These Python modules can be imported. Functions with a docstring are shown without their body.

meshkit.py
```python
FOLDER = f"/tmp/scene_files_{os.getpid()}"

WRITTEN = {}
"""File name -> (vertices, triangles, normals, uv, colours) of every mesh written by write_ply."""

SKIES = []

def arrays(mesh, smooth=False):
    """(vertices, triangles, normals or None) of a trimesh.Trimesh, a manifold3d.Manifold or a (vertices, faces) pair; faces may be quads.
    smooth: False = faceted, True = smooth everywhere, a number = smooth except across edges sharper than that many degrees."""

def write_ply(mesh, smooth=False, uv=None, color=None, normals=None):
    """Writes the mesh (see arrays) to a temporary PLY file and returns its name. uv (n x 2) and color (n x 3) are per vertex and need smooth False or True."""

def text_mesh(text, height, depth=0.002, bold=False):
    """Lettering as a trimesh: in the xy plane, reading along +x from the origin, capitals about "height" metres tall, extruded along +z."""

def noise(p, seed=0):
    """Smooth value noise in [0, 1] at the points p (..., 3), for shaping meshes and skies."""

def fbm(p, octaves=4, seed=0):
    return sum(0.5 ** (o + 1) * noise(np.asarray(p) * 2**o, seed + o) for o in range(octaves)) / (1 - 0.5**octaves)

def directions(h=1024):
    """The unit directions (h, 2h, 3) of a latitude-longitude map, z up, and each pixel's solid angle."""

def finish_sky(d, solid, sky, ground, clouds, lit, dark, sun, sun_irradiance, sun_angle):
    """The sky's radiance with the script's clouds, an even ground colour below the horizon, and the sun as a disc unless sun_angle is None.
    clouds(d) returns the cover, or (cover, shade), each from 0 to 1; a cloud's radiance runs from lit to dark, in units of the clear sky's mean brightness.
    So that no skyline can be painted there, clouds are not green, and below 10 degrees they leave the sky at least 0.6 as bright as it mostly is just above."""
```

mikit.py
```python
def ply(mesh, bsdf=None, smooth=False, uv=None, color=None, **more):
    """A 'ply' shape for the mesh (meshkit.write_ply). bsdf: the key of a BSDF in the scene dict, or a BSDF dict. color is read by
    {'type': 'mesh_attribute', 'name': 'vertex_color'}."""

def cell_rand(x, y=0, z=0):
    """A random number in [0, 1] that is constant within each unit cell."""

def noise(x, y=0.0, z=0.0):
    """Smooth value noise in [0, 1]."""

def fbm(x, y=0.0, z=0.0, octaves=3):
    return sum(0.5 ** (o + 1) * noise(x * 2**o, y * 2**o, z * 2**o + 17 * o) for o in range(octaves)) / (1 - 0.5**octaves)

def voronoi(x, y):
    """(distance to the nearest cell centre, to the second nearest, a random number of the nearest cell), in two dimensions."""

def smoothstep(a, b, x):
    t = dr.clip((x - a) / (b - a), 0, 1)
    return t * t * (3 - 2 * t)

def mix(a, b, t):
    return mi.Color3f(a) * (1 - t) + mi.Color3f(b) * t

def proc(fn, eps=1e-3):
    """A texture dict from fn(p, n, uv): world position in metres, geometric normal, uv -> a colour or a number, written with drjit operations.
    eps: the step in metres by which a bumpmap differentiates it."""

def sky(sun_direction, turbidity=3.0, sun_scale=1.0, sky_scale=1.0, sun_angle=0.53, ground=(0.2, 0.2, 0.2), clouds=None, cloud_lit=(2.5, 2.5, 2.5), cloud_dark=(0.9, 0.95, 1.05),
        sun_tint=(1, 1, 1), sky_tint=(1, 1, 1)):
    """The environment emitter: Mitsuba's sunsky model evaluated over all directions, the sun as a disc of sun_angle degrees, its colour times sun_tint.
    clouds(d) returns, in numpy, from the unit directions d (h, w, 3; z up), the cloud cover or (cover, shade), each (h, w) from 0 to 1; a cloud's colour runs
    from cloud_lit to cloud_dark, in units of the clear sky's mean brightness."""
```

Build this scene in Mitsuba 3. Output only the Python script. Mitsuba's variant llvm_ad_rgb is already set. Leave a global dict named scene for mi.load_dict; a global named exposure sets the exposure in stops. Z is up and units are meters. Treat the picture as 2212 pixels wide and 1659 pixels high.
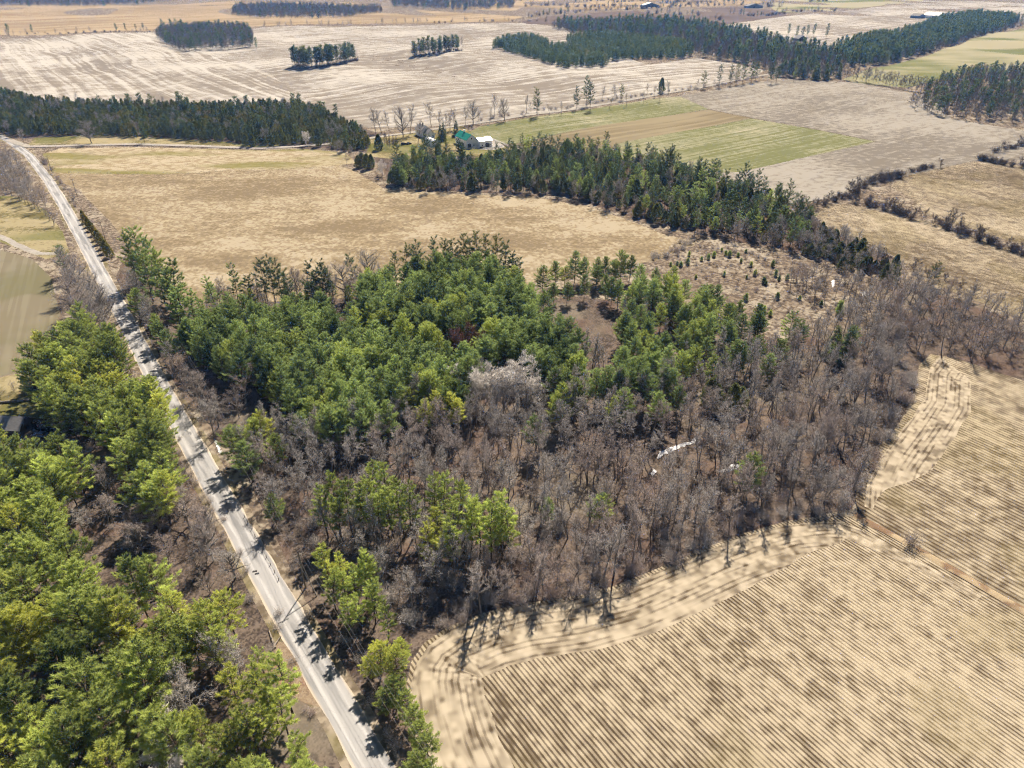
import math
import numpy as np, drjit as dr, trimesh, mitsuba as mi, mikit, shapely
from shapely.geometry import Polygon, Point, LineString
from mikit import noise, fbm, smoothstep, mix, voronoi

scene, labels = {}, {}
T = mi.ScalarTransform4f

# ---------------------------------------------------------------- camera, sky, exposure, air
H, PITCH, FOCAL = 120.0, math.radians(31.0), 1532.0      # a drone 120 m up; FOCAL belongs to a survey grid 2212 x 1659
EYE = np.array([0.0, 0.0, H])
FWD = np.array([0, math.cos(PITCH), -math.sin(PITCH)])
UP = np.array([0, math.sin(PITCH), math.cos(PITCH)])
scene['camera'] = {'type': 'perspective', 'fov': 2 * math.degrees(math.atan(1106 / FOCAL)), 'fov_axis': 'x', 'near_clip': 1.0, 'far_clip': 30000.0,
                   'to_world': T().look_at(origin=EYE.tolist(), target=(EYE + FWD).tolist(), up=[0, 0, 1]), 'medium': {'type': 'ref', 'id': 'air'}}
SUN = (math.sin(math.radians(14)) * math.cos(math.radians(46)), math.cos(math.radians(14)) * math.cos(math.radians(46)), math.sin(math.radians(46)))
scene['sky'] = mikit.sky(SUN, turbidity=3, sky_scale=0.19, sun_tint=(0.94, 1.0, 1.12))
exposure = 2.9
scene['air'] = {'type': 'homogeneous', 'albedo': {'type': 'rgb', 'value': [0.86, 0.92, 0.98]}, 'sigma_t': {'type': 'rgb', 'value': [0.000015, 0.00004, 0.0001]}}
scene['haze'] = {'type': 'cube', 'to_world': T().translate([0, 4000, 58]).scale([9000, 9000, 74]), 'bsdf': {'type': 'null'}, 'interior': {'type': 'ref', 'id': 'air'}}
labels['haze'] = {'label': 'thin bluish spring haze over the far fields and woods', 'category': 'haze', 'kind': 'stuff'}

# ---------------------------------------------------------------- the lie of the land
def sstep(a, b, x):
    t = np.clip((x - a) / (b - a), 0, 1)
    return t * t * (3 - 2 * t)
MOUNDS = [(-246, 1015, 4.0, 55), (-107, 1118, 4.0, 55), (60, 1010, 3.0, 80), (-450, 1250, 4.0, 90), (-30, 800, 2.5, 90), (180, 880, 2.5, 70), (-420, 820, 2.0, 80)]
def land(x, y):
    x, y = np.asarray(x, float), np.asarray(y, float)
    k = sstep(500, 760, y) * (1 - 0.8 * sstep(1350, 1800, y))
    z = k * (1.7 * np.sin(x / 61 + 1.2 * np.sin(y / 150)) * np.cos(y / 74 + 0.6 * np.sin(x / 120)) + 1.0 * np.sin(x / 33 + y / 47))
    for a, b, h, s in MOUNDS:
        z = z + h * np.exp(-((x - a) ** 2 + (y - b) ** 2) / (2 * s * s))
    return z
def rays(p):
    p = np.atleast_2d(np.asarray(p, float))
    d = np.stack([(p[:, 0] - 1106) / FOCAL, np.zeros(len(p)), np.zeros(len(p))], 1) + FWD - np.outer((p[:, 1] - 829.5) / FOCAL, UP)
    return d
def at(p, up=0.0):
    """Survey points as places (x, y) where that sight line meets the land, or a level 'up' metres above it."""
    d = rays(p)
    flat = (H - up) / np.maximum(-d[:, 2], 1e-3)
    t = flat[:, None] * np.linspace(0.9, 1.06, 161)
    X, Y, Z = t * d[:, :1], t * d[:, 1:2], H + t * d[:, 2:3]
    g = Z - land(X, Y) - up
    i = np.argmax(g < 0, 1).clip(1)
    r = np.arange(len(d))
    a, b = g[r, i - 1], g[r, i]
    tt = t[r, i - 1] + (t[r, i] - t[r, i - 1]) * np.clip(a / (a - b + 1e-9), 0, 1)
    return np.stack([tt * d[:, 0], tt * d[:, 1]], 1)
def at1(u, v, up=0.0):
    return at([(u, v)], up)[0]
ROAD_DIR = np.array([-math.sin(math.radians(35.7)), math.cos(math.radians(35.7))])
CROSS_DIR = np.array([ROAD_DIR[1], -ROAD_DIR[0]])

def sheet(key, poly, mat, off, size=14.0, uvdir=None, label=None):
    """A field as a sheet draped on the land; uv in metres across and along its rows."""
    poly = poly if hasattr(poly, 'geom_type') else Polygon(at(poly))
    poly = poly.buffer(0)
    if poly.geom_type != 'Polygon':
        poly = max(poly.geoms, key=lambda g: g.area)
    x0, y0, x1, y1 = poly.bounds
    if (x1 - x0) * (y1 - y0) / size ** 2 > 60000:
        size = math.sqrt((x1 - x0) * (y1 - y0) / 60000)
    inner = poly.buffer(-size * 0.45)
    gx, gy = np.meshgrid(np.arange(x0, x1, size), np.arange(y0, y1, size))
    pts = np.stack([gx.ravel() + (np.round((gy.ravel() - y0) / size) % 2) * size / 2, gy.ravel()], 1)
    pts = pts[shapely.contains_xy(inner, pts[:, 0], pts[:, 1])]
    ring = np.array(poly.segmentize(size).exterior.coords)[:-1]
    allp = np.vstack([ring, pts])
    from scipy.spatial import Delaunay
    tri = Delaunay(allp - allp.mean(0)).simplices
    c = allp[tri].mean(1)
    tri = tri[shapely.contains_xy(poly, c[:, 0], c[:, 1])]
    v = np.column_stack([allp, land(allp[:, 0], allp[:, 1]) + off])
    a, b, cc = v[tri[:, 0]], v[tri[:, 1]], v[tri[:, 2]]
    flip = np.cross(b - a, cc - a)[:, 2] < 0
    tri[flip] = tri[flip][:, ::-1]
    d = ROAD_DIR if uvdir is None else np.asarray(uvdir)
    uv = np.stack([allp @ np.array([d[1], -d[0]]), allp @ d], 1)
    scene[key] = mikit.ply((v, tri), mat, smooth=True, uv=uv)
    labels[key] = {'label': label, 'kind': 'structure'} if label else {'kind': 'structure'}
    return poly

def ribbon(key, line, offs, mat, off, label=None, step=6.0, more=None, taper=None):
    """A road or headland: a strip along a line, from offset offs[0] to offs[-1] to the right of it; uv = (offset, length) in metres."""
    ls = LineString(line).segmentize(step)
    p = np.array(ls.coords)
    t = np.gradient(p, axis=0)
    for _ in range(3):
        t[1:-1] = (t[:-2] + 2 * t[1:-1] + t[2:]) / 4
    t /= np.linalg.norm(t, axis=1, keepdims=True)
    nrm = np.stack([t[:, 1], -t[:, 0]], 1)
    s = np.concatenate([[0], np.cumsum(np.linalg.norm(np.diff(p, axis=0), axis=1))])
    m = len(offs)
    rng = np.random.default_rng(5)
    o = np.tile(np.asarray(offs, float), (len(p), 1))
    if taper:
        o *= (0.15 + 0.85 * sstep(0, taper[0], s) * sstep(0, taper[1], s[-1] - s))[:, None]
    wob = np.interp(s, np.arange(0, s[-1] + 8, 4.0), rng.normal(0, 0.18, len(np.arange(0, s[-1] + 8, 4.0))))
    o[:, 0] += wob
    o[:, -1] += wob[::-1]
    q = p[:, None] + o[:, :, None] * nrm[:, None]
    crown = 0.0 if more is None else more
    z = land(q[..., 0], q[..., 1]) + off + crown * (1 - (o / max(abs(offs[0]), abs(offs[-1]))) ** 2)
    v = np.concatenate([q, z[..., None]], -1).reshape(-1, 3)
    i, j = np.meshgrid(np.arange(len(p) - 1), np.arange(m - 1), indexing='ij')
    k = (i * m + j).ravel()
    f = np.stack([k, k + 1, k + m + 1, k + m], 1)
    a = v[f[0, 1]] - v[f[0, 0]]; b = v[f[0, 3]] - v[f[0, 0]]
    if np.cross(a, b)[2] < 0:
        f = f[:, ::-1]
    uv = np.stack([o, np.repeat(s[:, None], m, 1)], -1).reshape(-1, 2)
    scene[key] = mikit.ply((v, f), mat, smooth=True, uv=uv)
    labels[key] = {'label': label, 'kind': 'structure'} if label else {'kind': 'structure'}

# ---------------------------------------------------------------- materials
def bsdf(key, fn, rough=None, **kw):
    col = mikit.proc(fn) if callable(fn) else {'type': 'rgb', 'value': list(fn)}
    if rough is None:
        scene[key] = {'type': 'twosided', 'bsdf': {'type': 'diffuse', 'reflectance': col}}
    else:
        scene[key] = {'type': 'twosided', 'bsdf': {'type': 'principled', 'base_color': col, 'roughness': rough, **kw}}
def dimmed(fn, k):
    return lambda p, n, uv: fn(p, n, uv) * k
def leafy(key, fn, trans):
    scene[key] = {'type': 'principledthin', 'base_color': mikit.proc(fn), 'roughness': 0.6, 'spec_trans': 0.0, 'diff_trans': trans, 'eta': 1.35}

def litter(p, n, uv):
    a, b, c = fbm(p.x * 0.05, p.y * 0.05, 0, 3), fbm(p.x * 0.6, p.y * 0.6, 3, 3), noise(p.x * 3.1, p.y * 3.1, 5)
    col = mix((0.085, 0.068, 0.058), (0.27, 0.215, 0.175), smoothstep(0.25, 0.75, 0.55 * b + 0.45 * c))
    col = mix(col, (0.38, 0.335, 0.26), smoothstep(0.56, 0.74, a) * 0.5)
    return mix(col, (0.23, 0.15, 0.115), smoothstep(0.6, 0.75, noise(p.x * 0.13, p.y * 0.13, 9)) * 0.4)
bsdf('leaf_litter', dimmed(litter, 0.56))
def brush(p, n, uv):
    a, b = fbm(p.x * 0.11, p.y * 0.16, 2, 4), fbm(p.x * 0.9, p.y * 0.9, 3, 3)
    col = mix((0.17, 0.135, 0.105), (0.36, 0.295, 0.225), smoothstep(0.3, 0.7, b))
    return mix(col, (0.56, 0.50, 0.40), smoothstep(0.47, 0.72, 0.6 * a + 0.4 * b) * 0.85)
bsdf('brush_ground', dimmed(brush, 0.59))
def corn_rows(pitch, wr, wg):
    def corn(p, n, uv):
        wob = 0.14 * noise(uv.x * 0.4, uv.y * 0.25, 3)
        row = smoothstep(0.0, 0.75, 0.5 + 0.5 * dr.cos(2 * math.pi * (uv.x / pitch + wob)))
        gap = noise(uv.x / pitch, uv.y * 0.8, 1)
        clump = noise(uv.x * 0.55, uv.y * 0.33, 15)
        swath = noise(uv.x / 4.6, uv.y * 0.012, 6)
        patch = fbm(p.x * 0.028, p.y * 0.028, 4, 3)
        c = wr * row + wg * gap + 0.26 * clump + 0.16 * (swath - 0.5) + 0.34 * (patch - 0.5)
        c = smoothstep(0.10, 0.88, c)
        col = mix((0.135, 0.10, 0.062), (0.76, 0.66, 0.49), c)
        return mix(col, (0.30, 0.25, 0.10), smoothstep(0.6, 0.72, noise(p.x * 0.05, p.y * 0.05, 12)) * 0.2)
    return corn
bsdf('corn_stubble', dimmed(corn_rows(0.88, 0.38, 0.32), 0.53))
bsdf('far_corn_stubble', dimmed(corn_rows(1.30, 0.26, 0.26), 0.55))
def headland(p, n, uv):
    w = 0.25 * fbm(uv.x * 0.25, uv.y * 0.10, 3, 2)
    row = smoothstep(0.30, 1.0, 0.5 + 0.5 * dr.cos(2 * math.pi * (uv.x / 1.25 + w)))
    broken = smoothstep(0.2, 0.7, noise(uv.x * 0.8, uv.y * 0.18, 5))
    c = 0.56 - 0.17 * row * broken + 0.34 * (noise(uv.x * 0.95, uv.y * 0.8, 1) - 0.5) + 0.26 * (noise(uv.x * 0.5, uv.y * 0.4, 8) - 0.5)
    return mix((0.135, 0.10, 0.062), (0.76, 0.665, 0.51), smoothstep(0.14, 0.80, c))
bsdf('headland_stubble', dimmed(headland, 0.56))
def hay(p, n, uv):
    a, b, c = fbm(p.x * 0.022, p.y * 0.045, 1, 4), fbm(p.x * 0.22, p.y * 0.35, 4, 3), noise(p.x * 0.9, p.y * 0.8, 7)
    t = 0.50 * a + 0.28 * b + 0.26 * c
    col = mix((0.31, 0.245, 0.155), (0.42, 0.34, 0.22), smoothstep(0.36, 0.56, t))
    return mix(col, (0.60, 0.52, 0.38), smoothstep(0.52, 0.70, t))
bsdf('hay_grass', dimmed(hay, 0.57))
def pasture(p, n, uv):
    a, b = fbm(p.x * 0.012, p.y * 0.06, 1, 3), fbm(p.x * 0.3, p.y * 0.5, 4, 3)
    col = mix((0.46, 0.375, 0.235), (0.68, 0.59, 0.43), smoothstep(0.3, 0.65, b))
    return mix(col, (0.30, 0.28, 0.085), smoothstep(0.46, 0.74, a) * 0.8)
bsdf('pasture_grass', dimmed(pasture, 0.55))
def lawn(p, n, uv):
    a, b = fbm(p.x * 0.05, p.y * 0.09, 1, 3), fbm(p.x * 0.8, p.y * 0.8, 4, 2)
    col = mix((0.24, 0.21, 0.095), (0.52, 0.45, 0.27), smoothstep(0.35, 0.62, 0.7 * a + 0.3 * b))
    return mix(col, (0.19, 0.21, 0.055), smoothstep(0.55, 0.68, noise(p.x * 0.04, p.y * 0.07, 9)) * 0.6)
bsdf('lawn_grass', dimmed(lawn, 0.56))
def seeded(p, n, uv):
    a, b = fbm(p.x * 0.03, p.y * 0.05, 1, 3), noise(uv.x * 0.9, uv.y * 0.03, 4)
    col = mix((0.33, 0.29, 0.20), (0.38, 0.345, 0.245), smoothstep(0.3, 0.7, b))
    return mix(col, (0.24, 0.235, 0.12), smoothstep(0.42, 0.66, a) * 0.6)
bsdf('sprouting_soil', dimmed(seeded, 0.52))
def pale(p, n, uv):
    w = 5.0 * fbm(p.x * 0.008, p.y * 0.008, 3, 2)
    s1, s2 = noise(uv.x / 4.0 + w, uv.y * 0.006, 2), noise(uv.x / 1.7 + w, uv.y * 0.012, 5)
    tram = smoothstep(0.80, 0.98, 0.5 + 0.5 * dr.cos(2 * math.pi * (uv.x / 26.0 + 0.2 * w)))
    patch, fine = fbm(p.x * 0.011, p.y * 0.011, 4, 4), fbm(p.x * 0.12, p.y * 0.12, 2, 3)
    c = 0.34 * s1 + 0.24 * s2 + 0.8 * (patch - 0.5) + 0.6 * (fine - 0.5) + 0.2 * tram + 0.06
    return mix((0.35, 0.31, 0.262), (0.72, 0.69, 0.64), smoothstep(0.08, 0.72, c))
bsdf('pale_stubble', dimmed(pale, 0.58))
def beige(p, n, uv):
    s = noise(uv.x / 3.4, uv.y * 0.01, 2)
    c = 0.22 * s + 0.5 * (fbm(p.x * 0.016, p.y * 0.016, 4, 3) - 0.5) + 0.62 * fbm(p.x * 0.3, p.y * 0.4, 2, 3)
    return mix((0.30, 0.268, 0.225), (0.53, 0.495, 0.435), smoothstep(0.18, 0.62, c))
bsdf('beige_stubble', dimmed(beige, 0.56))
def green(p, n, uv):
    s = noise(uv.x / 1.5, uv.y * 0.012, 2)
    c = 0.50 * s + 0.75 * (fbm(p.x * 0.02, p.y * 0.02, 4, 3) - 0.5) + 0.3 * noise(p.x * 0.4, p.y * 0.4, 2)
    col = mix((0.27, 0.285, 0.125), (0.48, 0.47, 0.31), smoothstep(0.15, 0.7, c))
    return mix(col, (0.66, 0.60, 0.46), smoothstep(0.62, 0.8, c) * 0.8)
bsdf('winter_wheat', dimmed(green, 0.53))
def tan(p, n, uv):
    c = 0.5 * noise(uv.x / 4.0, uv.y * 0.01, 2) + 0.6 * fbm(p.x * 0.02, p.y * 0.03, 4, 3)
    return mix((0.33, 0.27, 0.165), (0.45, 0.385, 0.25), smoothstep(0.3, 0.75, c))
bsdf('tan_grass', dimmed(tan, 0.53))
def tanfar(p, n, uv):
    c = 0.45 * noise(uv.x / 9.0, uv.y * 0.004, 2) + 0.6 * fbm(p.x * 0.006, p.y * 0.01, 4, 3)
    return mix((0.42, 0.32, 0.19), (0.64, 0.51, 0.33), smoothstep(0.3, 0.7, c))
bsdf('far_hay', dimmed(tanfar, 0.53))
def ploughed(p, n, uv):
    return mix((0.18, 0.135, 0.115), (0.29, 0.235, 0.20), fbm(p.x * 0.012, p.y * 0.02, 4, 3))
bsdf('ploughed_soil', dimmed(ploughed, 0.56))
def fargreen(p, n, uv):
    c = fbm(p.x * 0.006, p.y * 0.012, 4, 4)
    return mix((0.27, 0.29, 0.12), (0.58, 0.54, 0.36), smoothstep(0.35, 0.62, c))
bsdf('far_green', dimmed(fargreen, 0.53))
def asphalt(p, n, uv):
    x = dr.abs(uv.x)
    track = dr.exp(-dr.square((x - 1.45) / 0.42))
    worn = fbm(uv.x * 0.9, uv.y * 0.10, 3, 3)
    crack = smoothstep(0.02, 0.0, dr.abs(fbm(p.x * 0.35, p.y * 0.35, 8, 3) - 0.5)) * 0.28
    patch = smoothstep(0.63, 0.66, noise(uv.x * 0.45, uv.y * 0.05, 31)) * 0.2
    col = mix((0.165, 0.168, 0.174), (0.37, 0.37, 0.373), smoothstep(0.25, 0.7, worn) * 0.6 + 0.5 * track)
    col = mix(col, (0.25, 0.24, 0.235), crack + patch)
    return mix(col, (0.47, 0.40, 0.31), smoothstep(2.55, 3.1, x + 0.5 * (worn - 0.5)) * 0.8)
bsdf('worn_asphalt', asphalt, 0.75)
def gravel(p, n, uv):
    c = fbm(p.x * 0.8, p.y * 0.8, 1, 3)
    col = mix((0.20, 0.16, 0.115), (0.50, 0.43, 0.335), smoothstep(0.3, 0.7, 0.6 * c + 0.4 * fbm(p.x * 0.3, p.y * 0.3, 9, 2)))
    return mix(col, (0.27, 0.24, 0.10), smoothstep(0.5, 0.7, fbm(p.x * 0.12, p.y * 0.12, 6, 2)) * 0.5)
bsdf('gravel_verge', dimmed(gravel, 0.59))
def palegravel(p, n, uv):
    return mix((0.36, 0.34, 0.31), (0.56, 0.53, 0.48), fbm(p.x * 0.6, p.y * 0.6, 1, 3))
bsdf('pale_gravel', dimmed(palegravel, 0.70))
def rubble(p, n, uv):
    a, c = fbm(p.x * 0.25, p.y * 0.25, 2, 2), noise(p.x * 4, p.y * 4, 1)
    return mix(mix((0.30, 0.22, 0.15), (0.50, 0.40, 0.29), c), mix((0.30, 0.165, 0.115), (0.46, 0.31, 0.23), c), smoothstep(0.45, 0.6, a))
bsdf('bare_dirt', dimmed(rubble, 0.56))
def ditch(p, n, uv):
    return mix((0.34, 0.23, 0.15), (0.62, 0.50, 0.33), smoothstep(0.35, 0.6, fbm(p.x * 0.3, p.y * 0.3, 3, 3)))
bsdf('ditch_grass', dimmed(ditch, 0.56))

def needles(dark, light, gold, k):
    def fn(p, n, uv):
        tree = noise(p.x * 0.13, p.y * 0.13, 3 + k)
        t = 0.30 * uv.x + 0.45 * uv.y + 0.75 * (tree - 0.42)  # young growth paler at tips; lit tips and inner shade also painted in
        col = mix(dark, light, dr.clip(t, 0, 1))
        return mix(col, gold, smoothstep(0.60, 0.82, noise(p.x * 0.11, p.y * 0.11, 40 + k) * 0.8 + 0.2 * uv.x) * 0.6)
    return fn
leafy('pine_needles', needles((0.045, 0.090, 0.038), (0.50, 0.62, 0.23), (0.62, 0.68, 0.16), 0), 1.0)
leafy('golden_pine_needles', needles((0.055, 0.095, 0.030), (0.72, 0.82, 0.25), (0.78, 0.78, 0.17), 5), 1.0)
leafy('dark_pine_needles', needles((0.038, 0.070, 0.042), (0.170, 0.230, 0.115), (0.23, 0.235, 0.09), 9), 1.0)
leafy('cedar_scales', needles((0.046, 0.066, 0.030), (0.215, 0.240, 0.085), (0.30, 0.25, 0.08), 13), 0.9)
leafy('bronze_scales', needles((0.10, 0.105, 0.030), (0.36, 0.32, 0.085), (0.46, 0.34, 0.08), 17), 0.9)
def barkfn(a, b):
    return lambda p, n, uv: mix(a, b, fbm(p.x * 2.5, p.y * 2.5, p.z * 0.6, 2))
bsdf('pine_bark', barkfn((0.060, 0.045, 0.036), (0.15, 0.115, 0.09)))
bsdf('grey_bark', barkfn((0.11, 0.10, 0.092), (0.33, 0.305, 0.28)))
def twigfn(a, b, c):
    return lambda p, n, uv: mix(mix(a, b, uv.x), c, smoothstep(0.5, 0.75, noise(p.x * 0.09, p.y * 0.09, 21)))
bsdf('grey_twigs', twigfn((0.28, 0.262, 0.25), (0.63, 0.60, 0.575), (0.46, 0.405, 0.375)))
bsdf('brown_twigs', twigfn((0.21, 0.185, 0.17), (0.50, 0.45, 0.415), (0.40, 0.33, 0.30)))
bsdf('shaded_twigs', twigfn((0.085, 0.072, 0.068), (0.21, 0.185, 0.175), (0.17, 0.135, 0.125)))  # twigs of hedges and far brush, their shade side put into the colour
bsdf('far_twigs', twigfn((0.13, 0.118, 0.115), (0.31, 0.288, 0.28), (0.24, 0.20, 0.19)))
bsdf('pale_twigs', twigfn((0.58, 0.55, 0.52), (0.88, 0.86, 0.83), (0.72, 0.68, 0.65)))
bsdf('red_twigs', twigfn((0.13, 0.075, 0.068), (0.26, 0.165, 0.145), (0.24, 0.125, 0.105)))
def snowfn(p, n, uv):
    return mix((0.40, 0.41, 0.44), (0.66, 0.67, 0.70), fbm(p.x * 1.2, p.y * 1.2, 2, 2))
bsdf('old_snow', snowfn)
def whitewood(p, n, uv):
    return mix((0.80, 0.81, 0.82), (0.90, 0.90, 0.90), fbm(p.x * 0.6, p.y * 0.6, p.z * 2, 2))
bsdf('white_siding', whitewood, 0.55)
bsdf('green_metal', lambda p, n, uv: mix((0.012, 0.22, 0.17), (0.025, 0.30, 0.235), noise(p.x * 1.1, p.y * 1.1, p.z)), 0.4)
bsdf('white_metal', lambda p, n, uv: mix((0.72, 0.74, 0.76), (0.84, 0.85, 0.86), noise(p.x * 1.5, p.y * 1.5, p.z)), 0.35)
bsdf('grey_shingle', lambda p, n, uv: mix((0.20, 0.20, 0.205), (0.31, 0.31, 0.31), fbm(p.x * 1.5, p.y * 1.5, p.z * 4, 2)))
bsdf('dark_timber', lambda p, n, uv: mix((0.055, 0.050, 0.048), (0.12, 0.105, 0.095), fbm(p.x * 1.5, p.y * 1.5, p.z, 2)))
bsdf('window_glass', (0.03, 0.036, 0.045), 0.12)
bsdf('weathered_wood', lambda p, n, uv: mix((0.17, 0.145, 0.12), (0.33, 0.29, 0.25), fbm(p.x * 3, p.y * 3, p.z * 0.7, 2)))
bsdf('field_stone', lambda p, n, uv: mix((0.12, 0.11, 0.10), (0.34, 0.32, 0.29), fbm(p.x * 1.8, p.y * 1.8, p.z * 2, 2)))
bsdf('silver_paint', (0.55, 0.57, 0.60), 0.25, clearcoat=0.8)
bsdf('black_paint', (0.012, 0.012, 0.014), 0.22, clearcoat=0.8)
bsdf('blue_paint', (0.045, 0.085, 0.19), 0.25, clearcoat=0.8)
bsdf('rubber', (0.02, 0.02, 0.02), 0.8)
bsdf('wire_metal', (0.09, 0.09, 0.095), 0.5)

# ---------------------------------------------------------------- plant builders
def unit(v):
    return v / (np.linalg.norm(v, axis=-1, keepdims=True) + 1e-12)
def basis(d):
    a = unit(np.cross(d, np.where(np.abs(d[..., 2:]) < 0.95, [0, 0, 1.0], [1.0, 0, 0])))
    return a, np.cross(d, a)
class Mesh:
    def __init__(self): self.v, self.f, self.uv, self.n = [], [], [], 0
    def add(self, v, f, uv):
        self.v.append(v); self.f.append(f + self.n); self.uv.append(uv); self.n += len(v)
    def segs(self, P0, P1, r0, r1, sides=5):
        P0, P1 = np.atleast_2d(P0).astype(float), np.atleast_2d(P1).astype(float)
        n = len(P0)
        if not n: return
        r0, r1 = np.broadcast_to(r0, (n,)), np.broadcast_to(r1, (n,))
        a, b = basis(unit(P1 - P0))
        th = np.arange(sides) * 2 * np.pi / sides
        ring = np.cos(th)[None, :, None] * a[:, None] + np.sin(th)[None, :, None] * b[:, None]
        v = np.concatenate([P0[:, None] + r0[:, None, None] * ring, P1[:, None] + r1[:, None, None] * ring], 1).reshape(-1, 3)
        k, j = np.meshgrid(np.arange(n) * 2 * sides, np.arange(sides), indexing='ij')
        j2 = (j + 1) % sides
        f = np.concatenate([np.stack([k + j, k + j2, k + sides + j2], -1).reshape(-1, 3), np.stack([k + j, k + sides + j2, k + sides + j], -1).reshape(-1, 3)])
        self.add(v, f, np.full((len(v), 2), 0.4))
    def blades(self, C, D, L, W, rng, u, w, rhomb=True, flat=None):
        """Thin leaf blades or twigs from C along D, L long and W wide, rolled at random."""
        n = len(C)
        if not n: return
        D = unit(D)
        a, b = basis(D)
        th = rng.uniform(0, 2 * np.pi, (n, 1)) if flat is None else rng.normal(0, flat, (n, 1))     # flat: sprays lie level, faces to the sky
        s = a * np.cos(th) + b * np.sin(th)
        L, W = np.broadcast_to(L, (n,))[:, None], np.broadcast_to(W, (n,))[:, None]
        u, w = np.broadcast_to(u, (n,)), np.broadcast_to(w, (n,))
        if rhomb:
            v = np.stack([C, C + D * L * 0.45 + s * W / 2, C + D * L, C + D * L * 0.45 - s * W / 2], 1)
            k = np.arange(n)[:, None] * 4
            f = np.concatenate([k + [0, 1, 2], k + [0, 2, 3]])
            m = 4
        else:
            v = np.stack([C + s * W / 2, C - s * W / 2, C + D * L], 1)
            f = np.arange(n)[:, None] * 3 + [0, 1, 2]
            m = 3
        self.add(v.reshape(-1, 3), f, np.repeat(np.stack([u, w], 1), m, 0))
    def ply(self, mat):
        return mikit.ply((np.vstack(self.v), np.vstack(self.f)), mat, smooth=False, uv=np.vstack(self.uv))
    def tris(self): return sum(len(f) for f in self.f)

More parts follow.
